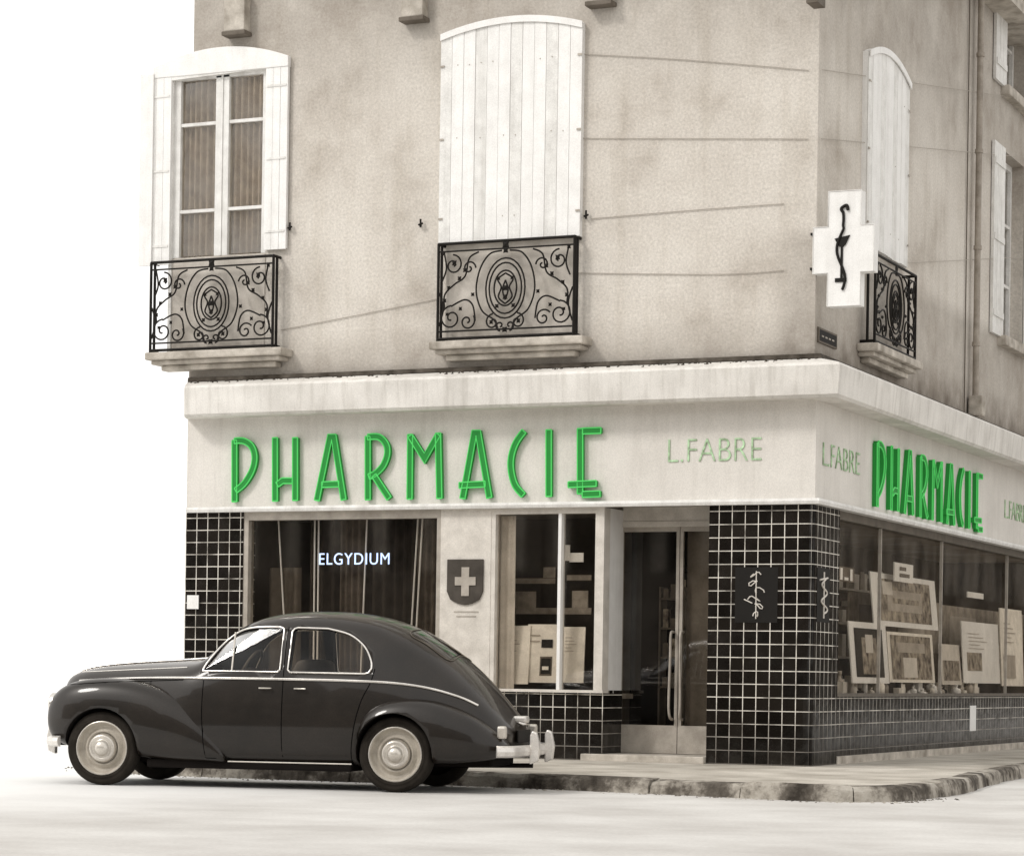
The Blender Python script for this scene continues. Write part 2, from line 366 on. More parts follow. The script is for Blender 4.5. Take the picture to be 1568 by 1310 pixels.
bx('entry_reveal_base', front, ur-.04, ur+.01, -RD, -.301, G0, ZS-.0, M_tilef, B)
up_ = U(1085)
da, db = U(941, -RD), up_+.25
bx('door_step', front, ur-.2, up_, -RD, .10, G0, .20, M_sill, B, bev=.01)
bx('door_floor', front, ur-.2, up_+.3, -3, -RD-.001, G0, .198, M_grey, B)
dz0 = .205; dzt = 2.62
dm = U(1040, -RD)
bars = [(da-.12, da+.05, -RD-.06, -RD+.03, dz0, dzt+.06), (da+.05, db, -RD-.06, -RD+.03, dzt, dzt+.06)]
multi('door_frame', front, bars, M_frameL, B)
def door_leaf(a, b_):
    d = empty('door_leaf'); d.parent = B
    multi('door_rails', front, [(a, a+.035, -RD-.03, -RD+.01, dz0+.30, dzt), (b_-.035, b_, -RD-.03, -RD+.01, dz0+.30, dzt), (a+.035, b_-.035, -RD-.03, -RD+.01, dzt-.05, dzt), (a, b_, -RD-.04, -RD+.015, dz0, dz0+.30)], M_frame, d)
    bx('door_glass', front, a+.03, b_-.03, -RD-.012, -RD-.006, dz0+.3, dzt-.04, M_glass, d)
door_leaf(da+.055, dm-.004); door_leaf(dm+.004, db)
bx('wall_above_door', front, ur, up_, -RD-.05, -RD+.02, dzt+.062, ZF, M_frameL, B)
bx('lobby_dark_sheet', front, da-.3, dm-.02, -RD-1.3, -RD-1.25, .2, ZF-.01, M_dark, B)  # near-black sheet added so the left door glass reads dark
pl_ = simple('door_blind', (.15, .132, .112), .8, var=.25)
bx('door_blind', front, dm+.05, db, -RD-.10, -RD-.09, dz0+.3, dzt-.03, pl_, B)
multi('lobby_stand', front, [(dm-.42, dm-.12, -RD-.7, -RD-.5, .9+k*.32, .92+k*.32) for k in range(4)]+[(dm-.42, dm-.40, -RD-.7, -RD-.5, .2, 2.0), (dm-.14, dm-.12, -RD-.7, -RD-.5, .2, 2.0)], M_frameD, B)
for k in range(4):
    for q in range(3): bx('lobby_box', front, dm-.38+q*.085, dm-.32+q*.085, -RD-.6, -RD-.52, .92+k*.32, 1.02+k*.32+.05*((k+q) % 3), (M_grey, M_frameD, M_photo)[(k+q) % 3], B)
for k in (-1, 1):
    hu = dm+k*.055
    tubes('door_handle', [smoothline([(hu, RD-.02, 1.50), (hu, RD-.10, 1.47), (hu, RD-.11, 1.2), (hu+k*.01, RD-.11, .75), (hu, RD-.10, .60), (hu, RD-.02, .57)], 6)], .015, M_frame, B)
pts = [(up_, .02), (-.06, .02)]
for k in range(7):
    a = math.pi/2*k/6; pts.append((-.06+.08*math.sin(a), -.06+.08*math.cos(a)))
pil_side = V(1281)
ol = [(x, -w) for x, w in pts]+[(.02, pil_side), (-.3, pil_side), (-.3, .6), (up_, .6)]
n = len(ol)
vs = [(x, y, G0) for x, y in ol]+[(x, y, ZF-.031) for x, y in ol]
pil = mesh('corner_pillar', vs, [tuple(range(n)), tuple(range(n, 2*n))]+[(i, (i+1) % n, n+(i+1) % n, n+i) for i in range(n)], [M_tilef, M_tiles], B)
for p in pil.data.polygons:
    if abs(p.normal.x) > .7: p.material_index = 1
se = YE
bx('side_base_tiles', side, pil_side, se, -.25, -.02, G0+.08, ZS-.03, M_tiles, B)
bx('side_plinth', side, pil_side, se, -.25, .03, G0, G0+.085, M_sill, B)
fr = [(pil_side, se, -.12, .02, ZS-.03, ZS+.005), (pil_side, se, -.12, .0, ZF-.12, ZF-.03)]
multi('side_window_frame', side, fr, M_frameD, B)
fr = []
for q in (pil_side, V(1352)-.02, V(1445), V(1545), 11.2, 13.45): fr.append((q, q+.022, -.06, -.025, ZS+.005, ZF-.12))
multi('side_window_mullions', side, fr, M_frame, B)
bx('side_window_glass', side, pil_side+.03, se, -.07, -.062, ZS, ZF-.1, M_sglass, B)
multi('interior', front, [(uL, -.3, -YE, -.6, G0, .19)], M_grey, B)
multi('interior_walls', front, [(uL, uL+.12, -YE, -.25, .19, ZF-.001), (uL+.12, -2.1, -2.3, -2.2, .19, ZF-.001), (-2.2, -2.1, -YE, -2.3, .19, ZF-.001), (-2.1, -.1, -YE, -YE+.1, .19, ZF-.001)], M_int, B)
multi('window_display_floor', front, [(uL+.12, u2b+.04, -1.0, -.12, ZS-.09, ZS-.035)], M_frame, B)
multi('side_display_floor', side, [(pil_side, se, -1.0, -.12, ZS-.09, ZS-.035)], M_frame, B)
def pleats(name, fr, u0, u1, w, z0, z1, mt, parent, amp=.02, per=.07):
    n = max(8, int((u1-u0)/per*6)); vs, fs = [], []
    for i in range(n+1):
        u = u0+(u1-u0)*i/n; ww = w+amp*math.sin(2*math.pi*(u-u0)/per+.8*math.sin(9*u))+amp*.4*math.sin(17*u)
        vs += [fr(u, ww, z0), fr(u+.004*math.sin(40*u), ww*1.0, z1)]
    for i in range(n): fs.append((2*i, 2*i+1, 2*i+3, 2*i+2))
    return mesh(name, vs, fs, mt, parent, smooth=True)
M_mcurt = simple('mid_curtain', (.12, .10, .082), .9, var=.5)
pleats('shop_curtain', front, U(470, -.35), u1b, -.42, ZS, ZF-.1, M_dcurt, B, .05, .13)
pleats('shop_curtain_strip', front, U(520, -.35), U(556, -.35), -.34, ZS, ZF-.1, M_mcurt, B, .03, .08)
pleats('shop_curtain_strip', front, U(640, -.35), U(668, -.35), -.34, ZS, ZF-.1, M_mcurt, B, .03, .08)
pleats('shop_reflection_pleats', front, u1a+.05, U(470, -.6)-.03, -.5, ZS, 2.2, M_grey, B, .04, .16)  # grey pleats stand in for a pale reflection low in the glass
tubes('curtain_rods', [[(U(424, -.25), .25, 2.75), (U(440, -.25), .28, ZS)], [(U(480, -.25), .25, 2.75), (U(480, -.25)+.01, .25, ZS)], [(U(486, -.25), .25, 2.75), (U(487, -.25), .25, ZS)], [(U(560, -.25), .25, 2.75), (U(553, -.25), .25, ZS)], [(U(638, -.25), .25, 2.75), (U(626, -.25), .25, ZS)], [(U(645, -.25), .25, 2.75), (U(634, -.25), .25, ZS)]], .010, M_white, B)
pleats('entry_curtain', front, u2a+.05, U(782), -.12, ZS, ZF-.1, M_frameL, B, .012, .09)

# ------------------------------------------------------------------ shutters, windows, balconies
def shutter(fr, ua, ub, z0, zs, rise, w, n, parent, name='shutter', tilt=0):
    g = empty(name); g.parent = parent
    cx = (ua+ub)/2; hw = (ub-ua)/2
    top = lambda u: zs+rise*(1-((u-cx)/hw)**2)
    pl = [(ua, z0)]+[(ub, z0)]+[(ub-(ub-ua)*k/16, top(ub-(ub-ua)*k/16)) for k in range(17)]
    prism('backing', fr, pl, .0, w-.014, M_white, g)
    pw = (ub-ua)/n
    for i in range(n):
        a = ua+i*pw+.0015; b_ = a+pw-.003; dz = random.uniform(-.008, .006); k = [0, .33, .66, 1]
        tp = [(b_-(b_-a)*t, top(b_-(b_-a)*t)-.012+dz) for t in k]
        prism('plank', fr, [(a, z0+dz), (b_, z0+dz)]+tp, w-.013, w+random.uniform(-.003, .004), M_white if i % 3 else M_white2, g, bev=.004)
    hp = [(ub-(ub-ua)*k/16, top(ub-(ub-ua)*k/16)+.01) for k in range(17)]
    hp2 = [(u, z-.07) for u, z in reversed(hp)]
    prism('head_rail', fr, hp+hp2, w+.006, w+.022, M_white, g)
    for hz in (.12, .5, .85):
        z = z0+(zs-z0)*hz
        for uu, d in ((ua, .05), (ub, -.05)):
            bx('hinge', fr, min(uu, uu+d), max(uu, uu+d), w+.006, w+.014, z-.01, z+.01, M_frame, g)
    for i in range(n):
        for hz in (.12, .5, .85):
            u = ua+(i+.5)*pw; z = z0+(zs-z0)*hz+random.uniform(-.01, .01)
            if random.random() < .35: bx('nail', fr, u-.005, u+.005, w+.004, w+.008, z-.006, z+.006, M_frame, g)
    return g
def spiral(cx, cz, r, turns, a0, dirn, n=26):
    return [(cx+r*(1-k/n*.85)*math.cos(a0+dirn*turns*2*math.pi*k/n), cz+r*(1-k/n*.85)*math.sin(a0+dirn*turns*2*math.pi*k/n)) for k in range(n+1)]
def ell(cx, cz, rx, rz, n=28, a0=0, a1=2*math.pi): return [(cx+rx*math.cos(a0+(a1-a0)*k/n), cz+rz*math.sin(a0+(a1-a0)*k/n)) for k in range(n+1)]
def railing(fr, ua, ub, z0, z1, w, parent):
    g = empty('balcony_railing'); g.parent = parent
    W = ub-ua; H = z1-z0; cx = (ua+ub)/2; cz = z0+H*.5; m_ = lambda l, ww=w: [fr(u, ww, z) for u, z in l]
    thick = [m_([(ua, z1), (ub, z1)]), m_([(ua, z0+.03), (ub, z0+.03)]), m_([(ua, z0), (ua, z1)]), m_([(ub, z0), (ub, z1)])]
    for u in (ua, ub): thick += [[fr(u, 0, z1), fr(u, w, z1)], [fr(u, 0, z0+.03), fr(u, w, z0+.03)], [fr(u, w*.5, z0+.03), fr(u, w*.5, z1)]]
    tubes('rails', thick, .016, M_iron, g)
    L_ = []
    L_ += [m_([(ua, z1-.07*H-.01), (ub, z1-.07*H-.01)]), m_([(ua, z0+.11), (ub, z0+.11)])]
    for r in ((.20, .29), (.165, .245), (.115, .17)): L_.append(m_(ell(cx, cz+.02, r[0]*W*.72, r[1]*H*1.05)))
    for k in (-1, 1):
        L_.append(m_(smoothline([(cx, cz-.14*H), (cx+k*.05*W, cz-.07*H), (cx+k*.03*W, cz+.03*H), (cx+k*.055*W, cz+.11*H), (cx, cz+.17*H)], 6)))
        L_.append(m_(smoothline([(cx, cz-.1*H), (cx+k*.02*W, cz), (cx, cz+.1*H)], 6)))
        L_.append(m_(smoothline([(cx+k*.03*W, z1-.1*H), (cx+k*.12*W, z1-.13*H), (cx+k*.19*W, cz+.22*H), (cx+k*.215*W, cz), (cx+k*.17*W, cz-.2*H), (cx+k*.08*W, z0+.2*H), (cx+k*.05*W, z0+.1*H)], 8)))
        L_.append(m_(spiral(cx+k*.09*W, z0+.18*H, .055*W, 1.2, math.pi/2, -k)))
        L_.append(m_(spiral(cx+k*.035*W, z0+.14*H, .035*W, 1.0, -math.pi/2, k)))
        L_.append(m_(smoothline([(cx+k*.20*W, z1-.1*H), (cx+k*.27*W, z1-.16*H), (cx+k*.30*W, cz+.16*H), (cx+k*.38*W, cz+.08*H), (cx+k*.45*W, cz-.02*H), (cx+k*.45*W, cz-.16*H)], 8)))
        L_.append(m_(spiral(cx+k*.39*W, z1-.22*H, .07*W, 1.4, math.pi*.5, k)))
        L_.append(m_(spiral(cx+k*.27*W, z1-.26*H, .05*W, 1.2, 0 if k < 0 else math.pi, -k)))
        L_.append(m_(smoothline([(cx+k*.46*W, z1-.08*H), (cx+k*.44*W, cz+.25*H), (cx+k*.47*W, cz+.12*H)], 6)))
        L_.append(m_(spiral(cx+k*.40*W, z0+.24*H, .085*W, 1.5, math.pi*.5, -k)))
        L_.append(m_(spiral(cx+k*.28*W, z0+.2*H, .06*W, 1.3, math.pi*.2, k)))
        L_.append(m_(smoothline([(cx+k*.40*W, z0+.36*H), (cx+k*.30*W, z0+.42*H), (cx+k*.24*W, z0+.36*H), (cx+k*.22*W, z0+.2*H)], 8)))
        L_.append(m_(smoothline([(cx+k*.49*W, z0+.16*H), (cx+k*.46*W, z0+.34*H), (cx+k*.49*W, z0+.5*H)], 6)))
    tubes('scrollwork', L_, .0098, M_iron, g, res=2)
    vs, fs = [], []
    spots = [(0, .96, 1.8), (0, .90, 1.3), (0, .52, 1.4), (0, .43, 1.2), (0, .1, 1.3)]
    for k in (-1, 1): spots += [(k*.3, .72, 1), (k*.34, .64, 1), (k*.38, .80, 1.2), (k*.42, .55, .9), (k*.06, .34, 1), (k*.1, .18, 1), (k*.45, .42, 1), (k*.24, .47, .9), (k*.33, .33, .9), (k*.43, .28, .8), (k*.05, .62, .9), (k*.46, .9, 1)]
    for su, sz, sc in spots:
        c0 = (cx+su*W, z0+sz*H); r = .026*sc; o = len(vs)
        ring = [(c0[0]+r*(1.25 if j % 2 else .7)*math.cos(j*math.pi/4), c0[1]+r*(1.25 if j % 2 else .7)*math.sin(j*math.pi/4)) for j in range(8)]
        vs += [fr(u, w+.004, z) for u, z in ring]+[fr(c0[0], w+.022, c0[1]), fr(c0[0], w-.014, c0[1])]
        fs += [(o+j, o+(j+1) % 8, o+8) for j in range(8)]+[(o+(j+1) % 8, o+j, o+9) for j in range(8)]
    mesh('leaves', vs, fs, M_iron, g)
    return g
def balcony(fr, ua, ub, z, d, parent):
    g = empty('balcony_slab'); g.parent = parent
    bx('slab', fr, ua, ub, 0, d, z-.085, z, M_sill, g, bev=.018)
    bx('slab_mould', fr, ua+.05, ub-.05, 0, d-.06, z-.135, z-.086, M_sill, g, bev=.015)
    bx('slab_corbel', fr, ua+.14, ub-.14, 0, d-.13, z-.2, z-.136, M_sill, g, bev=.02)

W0 = .07
M_apron = simple('window_apron', (.54, .50, .45), .9, var=.4, nscale=3)
ca, czb = F(667, 374, W0); cb_, _ = F(881, 362, W0); _, cz0 = F(775, 368, W0)
_, czs = F(780, 45, W0); _, czt = F(780, 27, W0)
shutter(front, ca+.03, cb_+.05, cz0, czs, czt-czs, W0, 12, B, 'closed_shutters')
rz1 = F(775, 368, .16)[1]
sl = F(775, 517, .3)[1]
railing(front, F(671, 440, .16)[0], F(879, 440, .16)[0], sl+.005, rz1, .16, B)
balcony(front, F(656, 520, .28)[0], F(892, 515, .28)[0], sl, .28, B)
bx('window_apron', front, ca+.1, cb_-.03, 0, .012, sl, cz0, M_apron, B)
g = empty('open_window'); g.parent = B
sll = F(325, 535, .28)[1]
la, lz0 = F(264, 392, .04); lb, _ = F(404, 385, .04); _, lzt = F(335, 108, .04)
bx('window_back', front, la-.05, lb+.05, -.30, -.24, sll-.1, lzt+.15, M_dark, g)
if la < uL: bx('window_side', front, la-.06, la-.02, -.30, .03, sll-.1, lzt+.1, M_white2, g)
lcut = bx('cut', front, uL-.01, lb, -.23, .2, lz0-.02, lzt+.04, M_wall, None); boolean(up, lcut)
gm = (la+lb)/2+.01
mz1 = F(335, 188, -.02)[1]; mz2 = F(335, 321, -.02)[1]
fb = [(la-.02, la+.06, -.1, -.0, lz0-.018, lzt), (lb-.06, lb-.002, -.1, -.0, lz0-.018, lzt), (gm-.085, gm-.012, -.1, .0, lz0-.018, lzt), (gm+.012, gm+.085, -.1, .0, lz0-.018, lzt), (gm-.011, gm+.011, -.1, .012, lz0-.018, lzt), (la+.06, lb-.06, -.099, .0, lzt-.07, lzt-.001)]
for a, b_ in ((la+.06, gm-.085), (gm+.085, lb-.06)):
    for z in (mz1, mz2): fb.append((a, b_, -.08, -.01, z-.018, z+.018))
multi('casements', front, fb, M_white2, g)
if la < uL: bx('apron', front, la-.02, uL-.001, -.22, -.0, sll-.1, lz0-.021, M_apron, g)
bx('apron_face', front, la-.02, lb, .001, .012, sll, lz0-.03, M_apron, g)
bx('pane', front, la+.05, lb-.05, -.05, -.045, lz0, lzt-.05, M_wglass, g)
pleats('curtain', front, la+.05, gm-.05, -.10, lz0, lzt-.02, M_curt, g, .035, .075)
pleats('curtain', front, gm+.05, lb-.05, -.10, lz0, lzt-.02, M_curt, g, .035, .075)
sa = F(216, 250, .05)[0]; sb = F(440, 250, .05)[0]
oa = F(236, 100, .05)[0]; zsp = F(335, 96, .05)[1]; zap = F(335, 73, .05)[1]
cxs = (oa+sb)/2; hw = (sb-oa)/2
arc = [(sb-(sb-oa)*k/20, zsp+(zap-zsp)*(1-((sb-(sb-oa)*k/20-cxs)/hw)**2)) for k in range(21)]
prism('arched_head', front, arc+[(oa, lzt-.03), (sb, lzt-.03)], .0, .07, M_white, g, bev=.006)
prism('head_soffit', front, [(la-.03, lzt-.029), (la-.03, lzt-.07), (lb+.0, lzt-.03)], .0, .06, M_white2, g)
def leaf(a, b_, z0, z1, w, n=3, bat=True):
    q = empty('shutter_leaf'); q.parent = g
    pw = (b_-a)/n
    bx('core', front, a, b_, w-.04, w-.012, z0+.01, z1, M_white, q)
    for i in range(n): bx('board', front, a+i*pw+.0015, a+(i+1)*pw-.0015, w-.011, w+random.uniform(0, .003), z0, z1, M_white, q, bev=.003)
    if bat:
        for hz in (.1, .5, .9): bx('strap', front, a+.02, b_-.02, w+.004, w+.010, z0+(z1-z0)*hz-.012, z0+(z1-z0)*hz+.012, M_white2, q)
leaf(lb+.005, sb, lz0+.0, lzt-.031, .06)
leaf(sa, la-.03, lz0-.10, lzt-.031, .06, 4)
leaf(sa, oa+.02, lz0-.101, F(222, 116, .05)[1], .085, 1, False)
z1 = F(325, 397, .16)[1]
railing(front, F(231, 460, .16)[0], F(418, 460, .16)[0], sll+.005, z1, .16, B)
balcony(front, F(221, 545, .28)[0], F(430, 535, .28)[0], sll, .28, B)
a, _ = S(1325, 300, .05); b_, _ = S(1389, 300, .05)
zb = S(1355, 392, .05)[1]; zs_ = S(1355, 100, .05)[1]
shutter(side, a, b_, zb, zs_, .17, .07, 10, B, 'closed_shutters')
zz1 = S(1350, 395, .14)[1]; zz0 = S(1350, 532, .14)[1]
railing(side, a+.05, b_+.02, zz0, zz1, .16, B)
balcony(side, a-.08, b_+.1, zz0-.005, .24, B)
for (za, zb) in ((wz0, wz1), (wz0+3.25, wz1+3.0)):
    g2 = empty('side_window'); g2.parent = B
    wm = (wy0+wy1)/2
    fb = [(wy0+.002, wy0+.07, -.24, -.16, za, zb), (wy1-.07, wy1-.002, -.24, -.16, za, zb), (wm-.05, wm+.05, -.24, -.15, za, zb), (wy0+.07, wy1-.07, -.239, -.16, zb-.08, zb-.002)]
    for k in (.33, .66): fb += [(wy0+.07, wm-.05, -.23, -.17, za+(zb-za)*k-.02, za+(zb-za)*k+.02), (wm+.05, wy1-.07, -.23, -.17, za+(zb-za)*k-.02, za+(zb-za)*k+.02)]
    multi('casements', side, fb, M_white2, g2)
    bx('pane', side, wy0+.01, wy1-.01, -.21, -.205, za, zb, M_wglass, g2)
    bx('room', side, wy0+.01, wy1-.01, -.275, -.26, za, zb, M_dark, g2)
    bx('sill', side, wy0-.15, wy1+.15, -.05, .12, za-.13, za-.001, M_sill, g2, bev=.015)
    ya = wy0-.62
    multi('shutter_left', side, [(ya+k*.2, ya+k*.2+.19, .01, .05, za-.02, zb) for k in range(3)]+[(ya+.02, ya+.56, .05, .065, za+(zb-za)*q-.04, za+(zb-za)*q+.04) for q in (.1, .5, .9)], M_white2, g2)
    multi('shutter_right', side, [(wy1+.03+k*.2, wy1+.22+k*.2, .01, .05, za-.02, zb) for k in range(3)], M_white2, g2)
for px, py, wd in ((360, 48, 36), (632, 26, 36), (918, 2, 34)):
    u, z = F(px, py, .12); bx('corbel', front, u-.13, u+.13, 0, .15, z+.0, z+.42, M_sill, B, bev=.012); bx('corbel_foot', front, u-.15, u+.15, 0, .17, z+.0-.05, z-.001, M_grey, B, bev=.01)
y, z = S(1255, 8, .1); bx('corbel', side, y-.13, y+.13, 0, .12, z, z+.42, M_grey, B)
for px, py in ((647, 345), (900, 332), (447, 350)):
    u, z = F(px, py); tubes('shutter_catch', [[(u-.02, -.0, z), (u-.02, -.05, z), (u+.03, -.06, z+.01)], [(u, -.05, z+.06), (u, -.05, z-.03)]], .011, M_iron, B)
yd = V(1497, .08, 300); zbt = S(1497, 608, .08)[1]
M_pipe = simple('pipe_paint', (.34, .30, .255), .7, var=.4)
tubes('drainpipe', [[(.09, yd, ZT), (.09, yd, zbt)]], .04, M_pipe, B, res=5)
tubes('drainpipe_collars', [[(.09, yd, z), (.09, yd, z+.05)] for z in (5.2, 6.4, 7.6, 8.8)], .052, M_pipe, B, res=5)
bx('drain_box', side, yd-.09, yd+.09, .02, .2, zbt-.25, zbt, M_sill, B, bev=.02)
tubes('wall_cable', [[(.02, yd-.3, ZT), (.02, yd-.28, ZW)]], .008, M_grey, B)
def cab(l): return smoothline([(F(px, py, .012)[0], -.012, F(px, py, .012)[1]) for px, py in l], 6)
M_cable = simple('cable_grey', (.38, .345, .30), .8)
tubes('telephone_cable', [cab([(890, 83), (1050, 92), (1238, 108)]), cab([(890, 212), (1238, 213)]), cab([(430, 505), (560, 480), (668, 458)]), cab([(880, 418), (1100, 420), (1200, 414)]), cab([(905, 335), (1060, 322), (1200, 312)])], .004, M_cable, B)
zc1, zc2, zc3 = F(1238, 108)[1], F(1238, 213)[1], F(1200, 412)[1]
tubes('side_cable', [[(.03, .02, zc1), (.05, 10, S(1560, 124, .05)[1])], [(.03, .02, zc2), (.05, 10, S(1560, 216, .05)[1])], [(.03, .02, zc3), (.05, 10, S(1560, 372, .05)[1])]], .004, M_cable, B)

# ------------------------------------------------------------------ lettering
LET = {
 'P': [[(360, 768), (360, 674)], [(360, 675), (374, 675), (386, 683), (391, 700), (387, 720), (375, 740), (362, 751)]],
 'H': [[(422, 767), (422, 670)], [(453, 766), (453, 670)], [(426, 742), (434, 736), (449, 736)]],
 'A': [[(486, 766), (506, 669), (512, 669), (527, 765)], [(494, 742), (520, 741)]],
 'R': [[(564, 765), (564, 668)], [(564, 669), (581, 669), (592, 680), (594, 695), (588, 712), (577, 724), (566, 730)], [(574, 728), (597, 763)]],
 'M': [[(628, 764), (629, 665)], [(629, 667), (651, 702), (672, 665)], [(672, 663), (674, 763)]],
 'A2': [[(709, 763), (727, 663), (733, 663), (750, 762)], [(704, 743), (744, 741)]],
 'C': [[(803, 660), (791, 677), (784, 697), (783, 718), (789, 742), (802, 758)]],
 'I': [[(841, 658), (841, 760)]],
 'E': [[(889, 656), (889, 756)], [(893, 660), (921, 659)], [(871, 742), (914, 740)], [(893, 757), (920, 756)]],
}
def ribbon(pts, fr, w0, w1, hw):
    P = [Vector(p) for p in pts]; n = len(P); Lf, Rt = [], []
    for i in range(n):
        d1 = (P[i]-P[i-1]).normalized() if i else (P[1]-P[0]).normalized(); d2 = (P[i+1]-P[i]).normalized() if i < n-1 else d1
        t = (d1+d2).normalized() if (d1+d2).length > .1 else d1; nr = Vector((-t.y, t.x)); k = min(1/max(.35, nr.dot(Vector((-d1.y, d1.x)))), 2.2)
        Lf.append(P[i]+nr*hw*k); Rt.append(P[i]-nr*hw*k)
    vs = []
    for a, b_ in zip(Lf, Rt): vs += [fr(a.x, w0, a.y), fr(a.x, w1, a.y), fr(b_.x, w1, b_.y), fr(b_.x, w0, b_.y)]
    fs = [(0, 1, 2, 3), tuple(4*(n-1)+i for i in (3, 2, 1, 0))]
    for i in range(n-1):
        for j in range(4): fs.append((4*i+j, 4*i+(j+1) % 4, 4*i+4+(j+1) % 4, 4*i+4+j))
    e1 = [fr(a.x, w1, a.y) for a in Lf]; e2 = [fr(a.x, w1, a.y) for a in Rt]
    return vs, fs, e1, e2
x0L = F(357, 720, .08)[0]; x1L = F(921, 710, .08)[0]
yA, yB = S(1341, 730, .08)[0], S(1502, 770, .08)[0]
def lettering(fr, mapf):
    e = empty('pharmacy_lettering')
    for key, strokes in LET.items():
        vs, fs, lines = [], [], []
        for si, st in enumerate(strokes):
            pts = [F(px, py, .08) for px, py in st]
            if len(pts) > 3: pts = smoothline(pts, 5) if key in 'PRC' else pts
            pts = [mapf(*q) for q in pts]
            v, f, e1, e2 = ribbon(pts, fr, .041+.001*si, .095+.003*si, .031); o = len(vs); vs += v; fs += [tuple(i+o for i in q) for q in f]; lines += [e1, e2]
            lines += [[e1[0], e2[0]], [e1[-1], e2[-1]]]
        mesh('letter_'+key.lower(), vs, fs, M_green, e)
        tubes('letter_edge_'+key.lower(), lines, .0075, M_green2, e, res=2)
lettering(front, lambda x, z: (x, z))
lettering(side, lambda x, z: (yA+(x-x0L)/(x1L-x0L)*(yB-yA), z))
def text(name, s, loc, rot, size, mt, ext=.01, off=0, parent=None, sx=1, align='LEFT'):
    c = bpy.data.curves.new(name, 'FONT'); c.body = s; c.size = size; c.extrude = ext; c.offset = off; c.align_x = align
    c.materials.append(mt); o = bpy.data.objects.new(name, c); o.location = loc; o.rotation_euler = rot; o.scale = (sx, 1, 1); return link(o, parent)
RF = (math.pi/2, 0, 0); RS = (math.pi/2, 0, math.pi/2)
x, z = F(1019, 708, .05); text('owner_name_lettering', 'L.FABRE', (x, -.047, z), RF, .36, M_pale, .005, -.007, None, .84)
y, z = S(1259, 712, .05); text('owner_name_lettering', 'L.FABRE', (.047, y, z), RS, .36, M_pale, .005, -.007, None, 1.1)
y, z = S(1538, 790, .05); text('owner_name_lettering', 'L.FABRE', (.047, y, z-.02), RS, .36, M_pale, .005, -.007, None, 1.0)
x, z = F(487, 864, -.16); nt_ = text('neon_sign', 'ELGYDIUM', (x, .16, z), RF, .185, M_neon, .003, 0, None, .93); nt_.data.space_character = 1.12

# ------------------------------------------------------------------ crests and emblems
e = empty('shield_emblem')
def shield(px0, px1, py0, py1, w):
    a, zt = F(px0, py0, w); b_, zb2 = F(px1, py1, w); c = (a+b_)/2; h = zt-zb2
    return [(a, zt), (b_, zt), (b_, zb2+.3*h), (b_-.1*(b_-a), zb2+.12*h), (c+.08, zb2+.03*h), (c, zb2), (c-.08, zb2+.03*h), (a+.1*(b_-a), zb2+.12*h), (a, zb2+.3*h)]
sh = shield(685, 739, 856, 926, .03)
M_shield = simple('shield_paint', (.07, .06, .05), .6, var=.4)
prism('shield', front, sh, .016, .035, M_shield, e, bev=.003)
a, zt = F(697, 868, .04); b_, zb2 = F(728, 912, .04); c = (a+b_)/2; zc = (zt+zb2)/2
prism('cross', front, [(c-.045, zb2), (c+.045, zb2), (c+.045, zc-.04), (b_, zc-.04), (b_, zc+.05), (c+.045, zc+.05), (c+.045, zt), (c-.045, zt), (c-.045, zc+.05), (a, zc+.05), (a, zc-.04), (c-.045, zc-.04)], .036, .045, M_frame, e)
for k in range(2): bx('caption', front, a-.02+.03*k, b_+.03-.03*k, .016, .018, sh[5][1]-.08-.05*k, sh[5][1]-.065-.05*k, M_frame, e)
def caduceus(fr, cx, z0, z1, w, mt, parent, sc=1.0, r=.009):
    H = z1-z0; ls = [[fr(cx, w, z0), fr(cx, w, z1)]]
    ls.append([fr(cx+.07*sc*math.sin(t/30*4.2*math.pi)*(1-.5*t/30*.6), w+.005, z0+.1*H+.75*H*t/30) for t in range(31)])
    ls.append([fr(cx-.09*sc, w, z1-.18*H), fr(cx+.08*sc, w, z1-.12*H)])
    return tubes('caduceus', ls, r, mt, parent, res=2)
e = empty('pillar_emblem')
a, zt = F(1126, 868, .025); b_, zb2 = F(1190, 953, .025)
bx('panel', front, a, b_, .0201, .024, zb2, zt, M_blk, e)
cx = (a+b_)/2
wp = []
for (ox, oz, s_, ph) in ((0, .44, .05, 0), (-.02, .36, .06, 1), (.03, .3, .055, 2), (-.03, .22, .06, 3), (.02, .15, .05, 4), (0, .08, .03, 5)):
    wp.append([front(cx+ox+s_*math.cos(ph+t*.7)*(1-.3*math.sin(t)), .028, zb2+oz*1.12+.028*math.sin(ph*2+t*1.1)) for t in range(7)])
wp.append([front(cx, .028, zb2+.04), front(cx, .028, zt-.04)]); wp.append([front(cx-.13, .028, zb2+.24), front(cx-.04, .028, zb2+.20)])
tubes('vase_drawing', wp, .0065, M_frameL, e, res=1)
ya, zt = S(1252, 868, .025); yb, zb2 = S(1270, 953, .025)
bx('panel', side, ya, yb, .0201, .024, zb2, zt, M_blk, e); caduceus(side, (ya+yb)/2, zb2+.04, zt-.04, .028, M_frameL, e, 1.6, .01)
e = empty('street_name_plaque'); ya, zt = S(1254, 500, .02); yb, zb2 = S(1282, 535, .02)
bx('plate', side, ya, yb, .0, .02, zb2, zt, M_grey, e, bev=.003); bx('plate_border', side, ya+.03, yb-.03, .02, .022, zb2+.02, zt-.02, M_blk, e)
for k in range(4): bx('lettering', side, ya+.1+.12*k, ya+.17+.12*k, .022, .024, zb2+.08, zt-.09, M_frame, e)
e = empty('pharmacy_cross_sign')
wS = .12
xa, _ = F(1245, 380, wS); xb, _ = F(1338, 380, wS); xc = (xa+xb)/2+.01; zt = F(1294, 292, wS)[1]; zb2 = F(1294, 468, wS)[1]; zc = (zt+zb2)/2; aw = (xb-xa)*.27
za_, zb_ = F(1290, 346, wS)[1], F(1290, 417, wS)[1]
